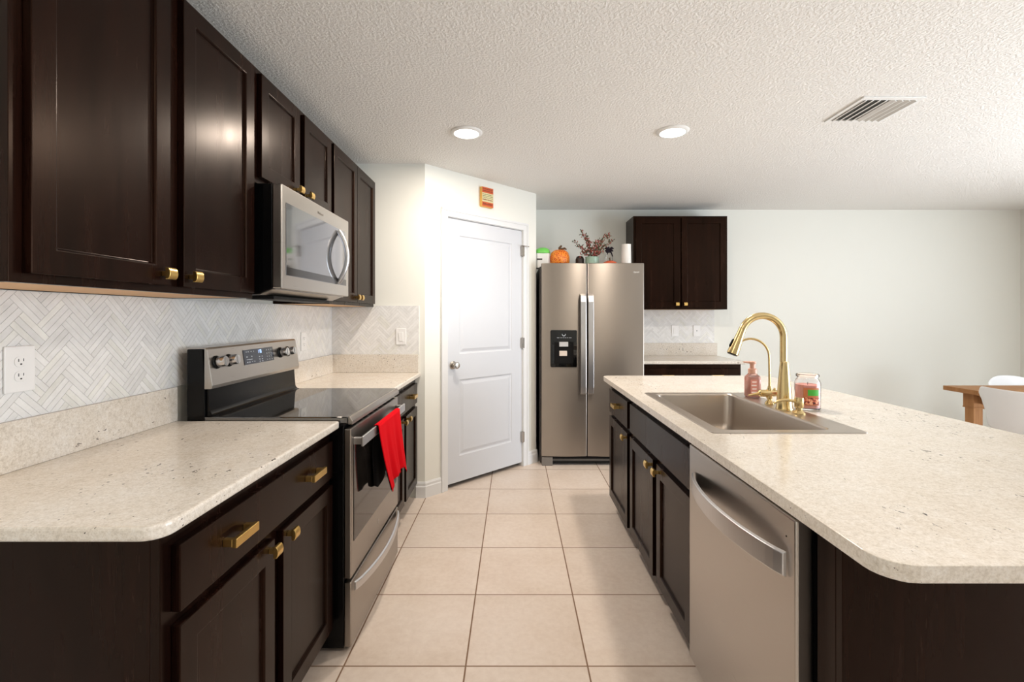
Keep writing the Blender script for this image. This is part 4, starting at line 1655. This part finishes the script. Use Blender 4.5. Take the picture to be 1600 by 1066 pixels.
# ------------------------------------------------------------------ ceiling: downlights and vent
def downlight(x, y, label, power):
    root = thing('downlight', label, 'ceiling light', (x, y, ZC - 0.012), 'recessed ceiling downlights')
    bm = bmesh.new()
    lathe(bm, [(0.096, 0.0), (0.096, -0.003), (0.088, -0.010), (0.074, -0.012), (0.074, -0.004), (0.074, 0.0)], (x, y, ZC - 0.0003), 40, cap=False)
    obj('trim_ring', bm, M['white'], root)
    bm = bmesh.new()
    lathe(bm, [(0.0, -0.0095), (0.073, -0.0095), (0.0735, -0.002)], (x, y, ZC - 0.0003), 40, cap=False)
    obj('lens', bm, M['lens'], root)
    d = bpy.data.lights.new('downlight_lamp', 'AREA')
    d.shape = 'DISK'
    d.size = 0.14
    d.energy = power
    d.color = (1.0, 0.88, 0.75)
    o = bpy.data.objects.new('downlight_lamp', d)
    o.location = (0, 0, -0.004)
    o.parent = root
    COL.objects.link(o)


downlight(-0.2875, 2.875, 'round lit downlight nearer the range wall cabinets', 14)
downlight(0.957, 2.860, 'round lit downlight over the island, left of the ceiling vent', 14)
downlight(-0.2875, 0.30, 'added unseen downlight behind the camera over the left aisle', 5)  # this and the next are unseen, added only to light the near end
downlight(0.957, 0.30, 'added unseen downlight behind the camera over the island end', 5)

vx0, vx1, vy0, vy1 = 1.775, 2.095, 2.405, 2.715
cv = thing('ceiling_vent', 'square white louvred air vent on the ceiling', 'vent', ((vx0 + vx1) / 2, (vy0 + vy1) / 2, ZC - 0.012))
bm = bmesh.new()
prism(bm, rrect(vx0, vx1, vy0, vy1, 0, corners=(0, 0, 0, 0)), ZC - 0.008, ZC - 0.0003,
      hole=[(vx0 + 0.028, vy0 + 0.028), (vx0 + 0.028, vy1 - 0.028), (vx1 - 0.028, vy1 - 0.028), (vx1 - 0.028, vy0 + 0.028)])
obj('vent_frame', bm, M['white'], cv, bevel=0.002)
obj('vent_cavity', nbox(vx0 + 0.026, vx1 - 0.026, vy0 + 0.026, vy1 - 0.026, ZC - 0.0016, ZC - 0.0004), plain('grey_vent_throat', rgb(120, 120, 118), 0.7), cv)
nl = 8
for k in range(nl):
    x = vx0 + 0.036 + k * (vx1 - vx0 - 0.072) / (nl - 1)
    sgn = -1 if k < 4 else 1
    bm = bmesh.new()
    y0, y1 = vy0 + 0.026, vy1 - 0.026
    prof = [(x - sgn * 0.008, ZC - 0.0018), (x - sgn * 0.005, ZC - 0.0018), (x + sgn * 0.012, ZC - 0.0130), (x + sgn * 0.006, ZC - 0.0150)]
    obj('louvre', profile_along_y(prof, y0, y1), M['white'], cv)

# ------------------------------------------------------------------ dining corner
TX0, TX1, TY0, TY1 = 3.555, 4.95, 2.90, 3.930
tbz = 0.752
dt = thing('dining_table', 'rustic brown wooden dining table in the right background', 'table', ((TX0 + TX1) / 2, (TY0 + TY1) / 2, 0))
obj('tabletop', nbox(TX0, TX1, TY0, TY1, tbz - 0.036, tbz), M['tablewood'], dt, bevel=0.003)
obj('apron', (lambda b: (box(b, TX0 + 0.15, TX1 - 0.15, TY0 + 0.13, TY0 + 0.155, tbz - 0.125, tbz - 0.0365), box(b, TX0 + 0.15, TX1 - 0.15, TY1 - 0.155, TY1 - 0.13, tbz - 0.125, tbz - 0.0365),
                          box(b, TX0 + 0.15, TX0 + 0.175, TY0 + 0.155, TY1 - 0.155, tbz - 0.125, tbz - 0.0365), box(b, TX1 - 0.175, TX1 - 0.15, TY0 + 0.155, TY1 - 0.155, tbz - 0.125, tbz - 0.0365), b)[-1])(bmesh.new()), M['tablewood'], dt)
for lx in (TX0 + 0.085, TX1 - 0.175):
    for ly in (TY0 + 0.085, TY1 - 0.175):
        bm = bmesh.new()
        box(bm, lx, lx + 0.090, ly, ly + 0.090, tbz - 0.150, tbz - 0.0365)
        box(bm, lx - 0.002, lx + 0.092, ly - 0.002, ly + 0.092, tbz - 0.162, tbz - 0.150)
        box(bm, lx + 0.008, lx + 0.082, ly + 0.008, ly + 0.082, 0.0, tbz - 0.162)
        obj('leg', bm, M['tablewood'], dt, bevel=0.002)


def shell_chair(label, loc, rz, rim):
    root = thing('dining_chair', label, 'chair', loc, 'white shell dining chairs')
    root.rotation_euler = (0, 0, rz)
    prof = [(0.00, 0.815), (0.012, 0.74), (0.030, 0.66), (0.055, 0.575), (0.090, 0.50), (0.145, 0.452), (0.22, 0.438), (0.31, 0.445), (0.39, 0.452), (0.435, 0.440)]
    hw = [0.222, 0.219, 0.213, 0.206, 0.200, 0.200, 0.208, 0.214, 0.208, 0.190]
    # finer profile
    P, H = [], []
    for i in range(len(prof) - 1):
        for s in range(4):
            t = s / 4
            P.append((prof[i][0] * (1 - t) + prof[i + 1][0] * t, prof[i][1] * (1 - t) + prof[i + 1][1] * t))
            H.append(hw[i] * (1 - t) + hw[i + 1] * t)
    P.append(prof[-1])
    H.append(hw[-1])
    bm = bmesh.new()
    rows = []
    nw = 20
    for i, ((x, z), h) in enumerate(zip(P, H)):
        s = i / (len(P) - 1)
        back = max(0.0, min(1.0, (0.55 - s) / 0.25))
        row = []
        for j in range(nw + 1):
            w = -1 + 2 * j / nw
            fwd = back * 0.075 * abs(w) ** 2.2
            up = (1 - back) * 0.060 * abs(w) ** 2.6
            drop = 0.060 * abs(w) ** rim * max(0.0, 1 - s / 0.15)
            row.append(bm.verts.new((x + fwd, w * h, z + up - drop)))
        rows.append(row)
    for a, b in zip(rows[:-1], rows[1:]):
        for j in range(nw):
            bm.faces.new((a[j], a[j + 1], b[j + 1], b[j])).smooth = True
    me_o = obj_local('seat_shell', bm, M['shell'], root, 0.007)
    sub = me_o.modifiers.new('sub', 'SUBSURF')
    sub.levels = 1
    sub.render_levels = 1
    for sx, sy in ((0.10, -1), (0.10, 1), (0.34, -1), (0.34, 1)):
        bm = bmesh.new()
        e = -0.06 if sx < 0.2 else 0.06
        tube(bm, [(sx + e, sy * 0.21, 0.0), (sx, sy * 0.13, 0.436)], [0.010, 0.014], 12)
        obj_local('leg', bm, M['maple'], root, 0)
    return root


def obj_local(name, bm, mat, parent, solid):
    bmesh.ops.recalc_face_normals(bm, faces=bm.faces)
    me = bpy.data.meshes.new(name)
    bm.to_mesh(me)
    bm.free()
    me.materials.append(mat)
    o = bpy.data.objects.new(name, me)
    COL.objects.link(o)
    o.parent = parent
    if solid:
        s = o.modifiers.new('solid', 'SOLIDIFY')
        s.thickness = solid
    return o


shell_chair('white shell chair at the near left end of the dining table', (3.400, 3.32, 0), 0.0, 9)
shell_chair('white shell chair on the far side of the dining table', (4.25, 4.10, 0), -PI / 2, 2.6)
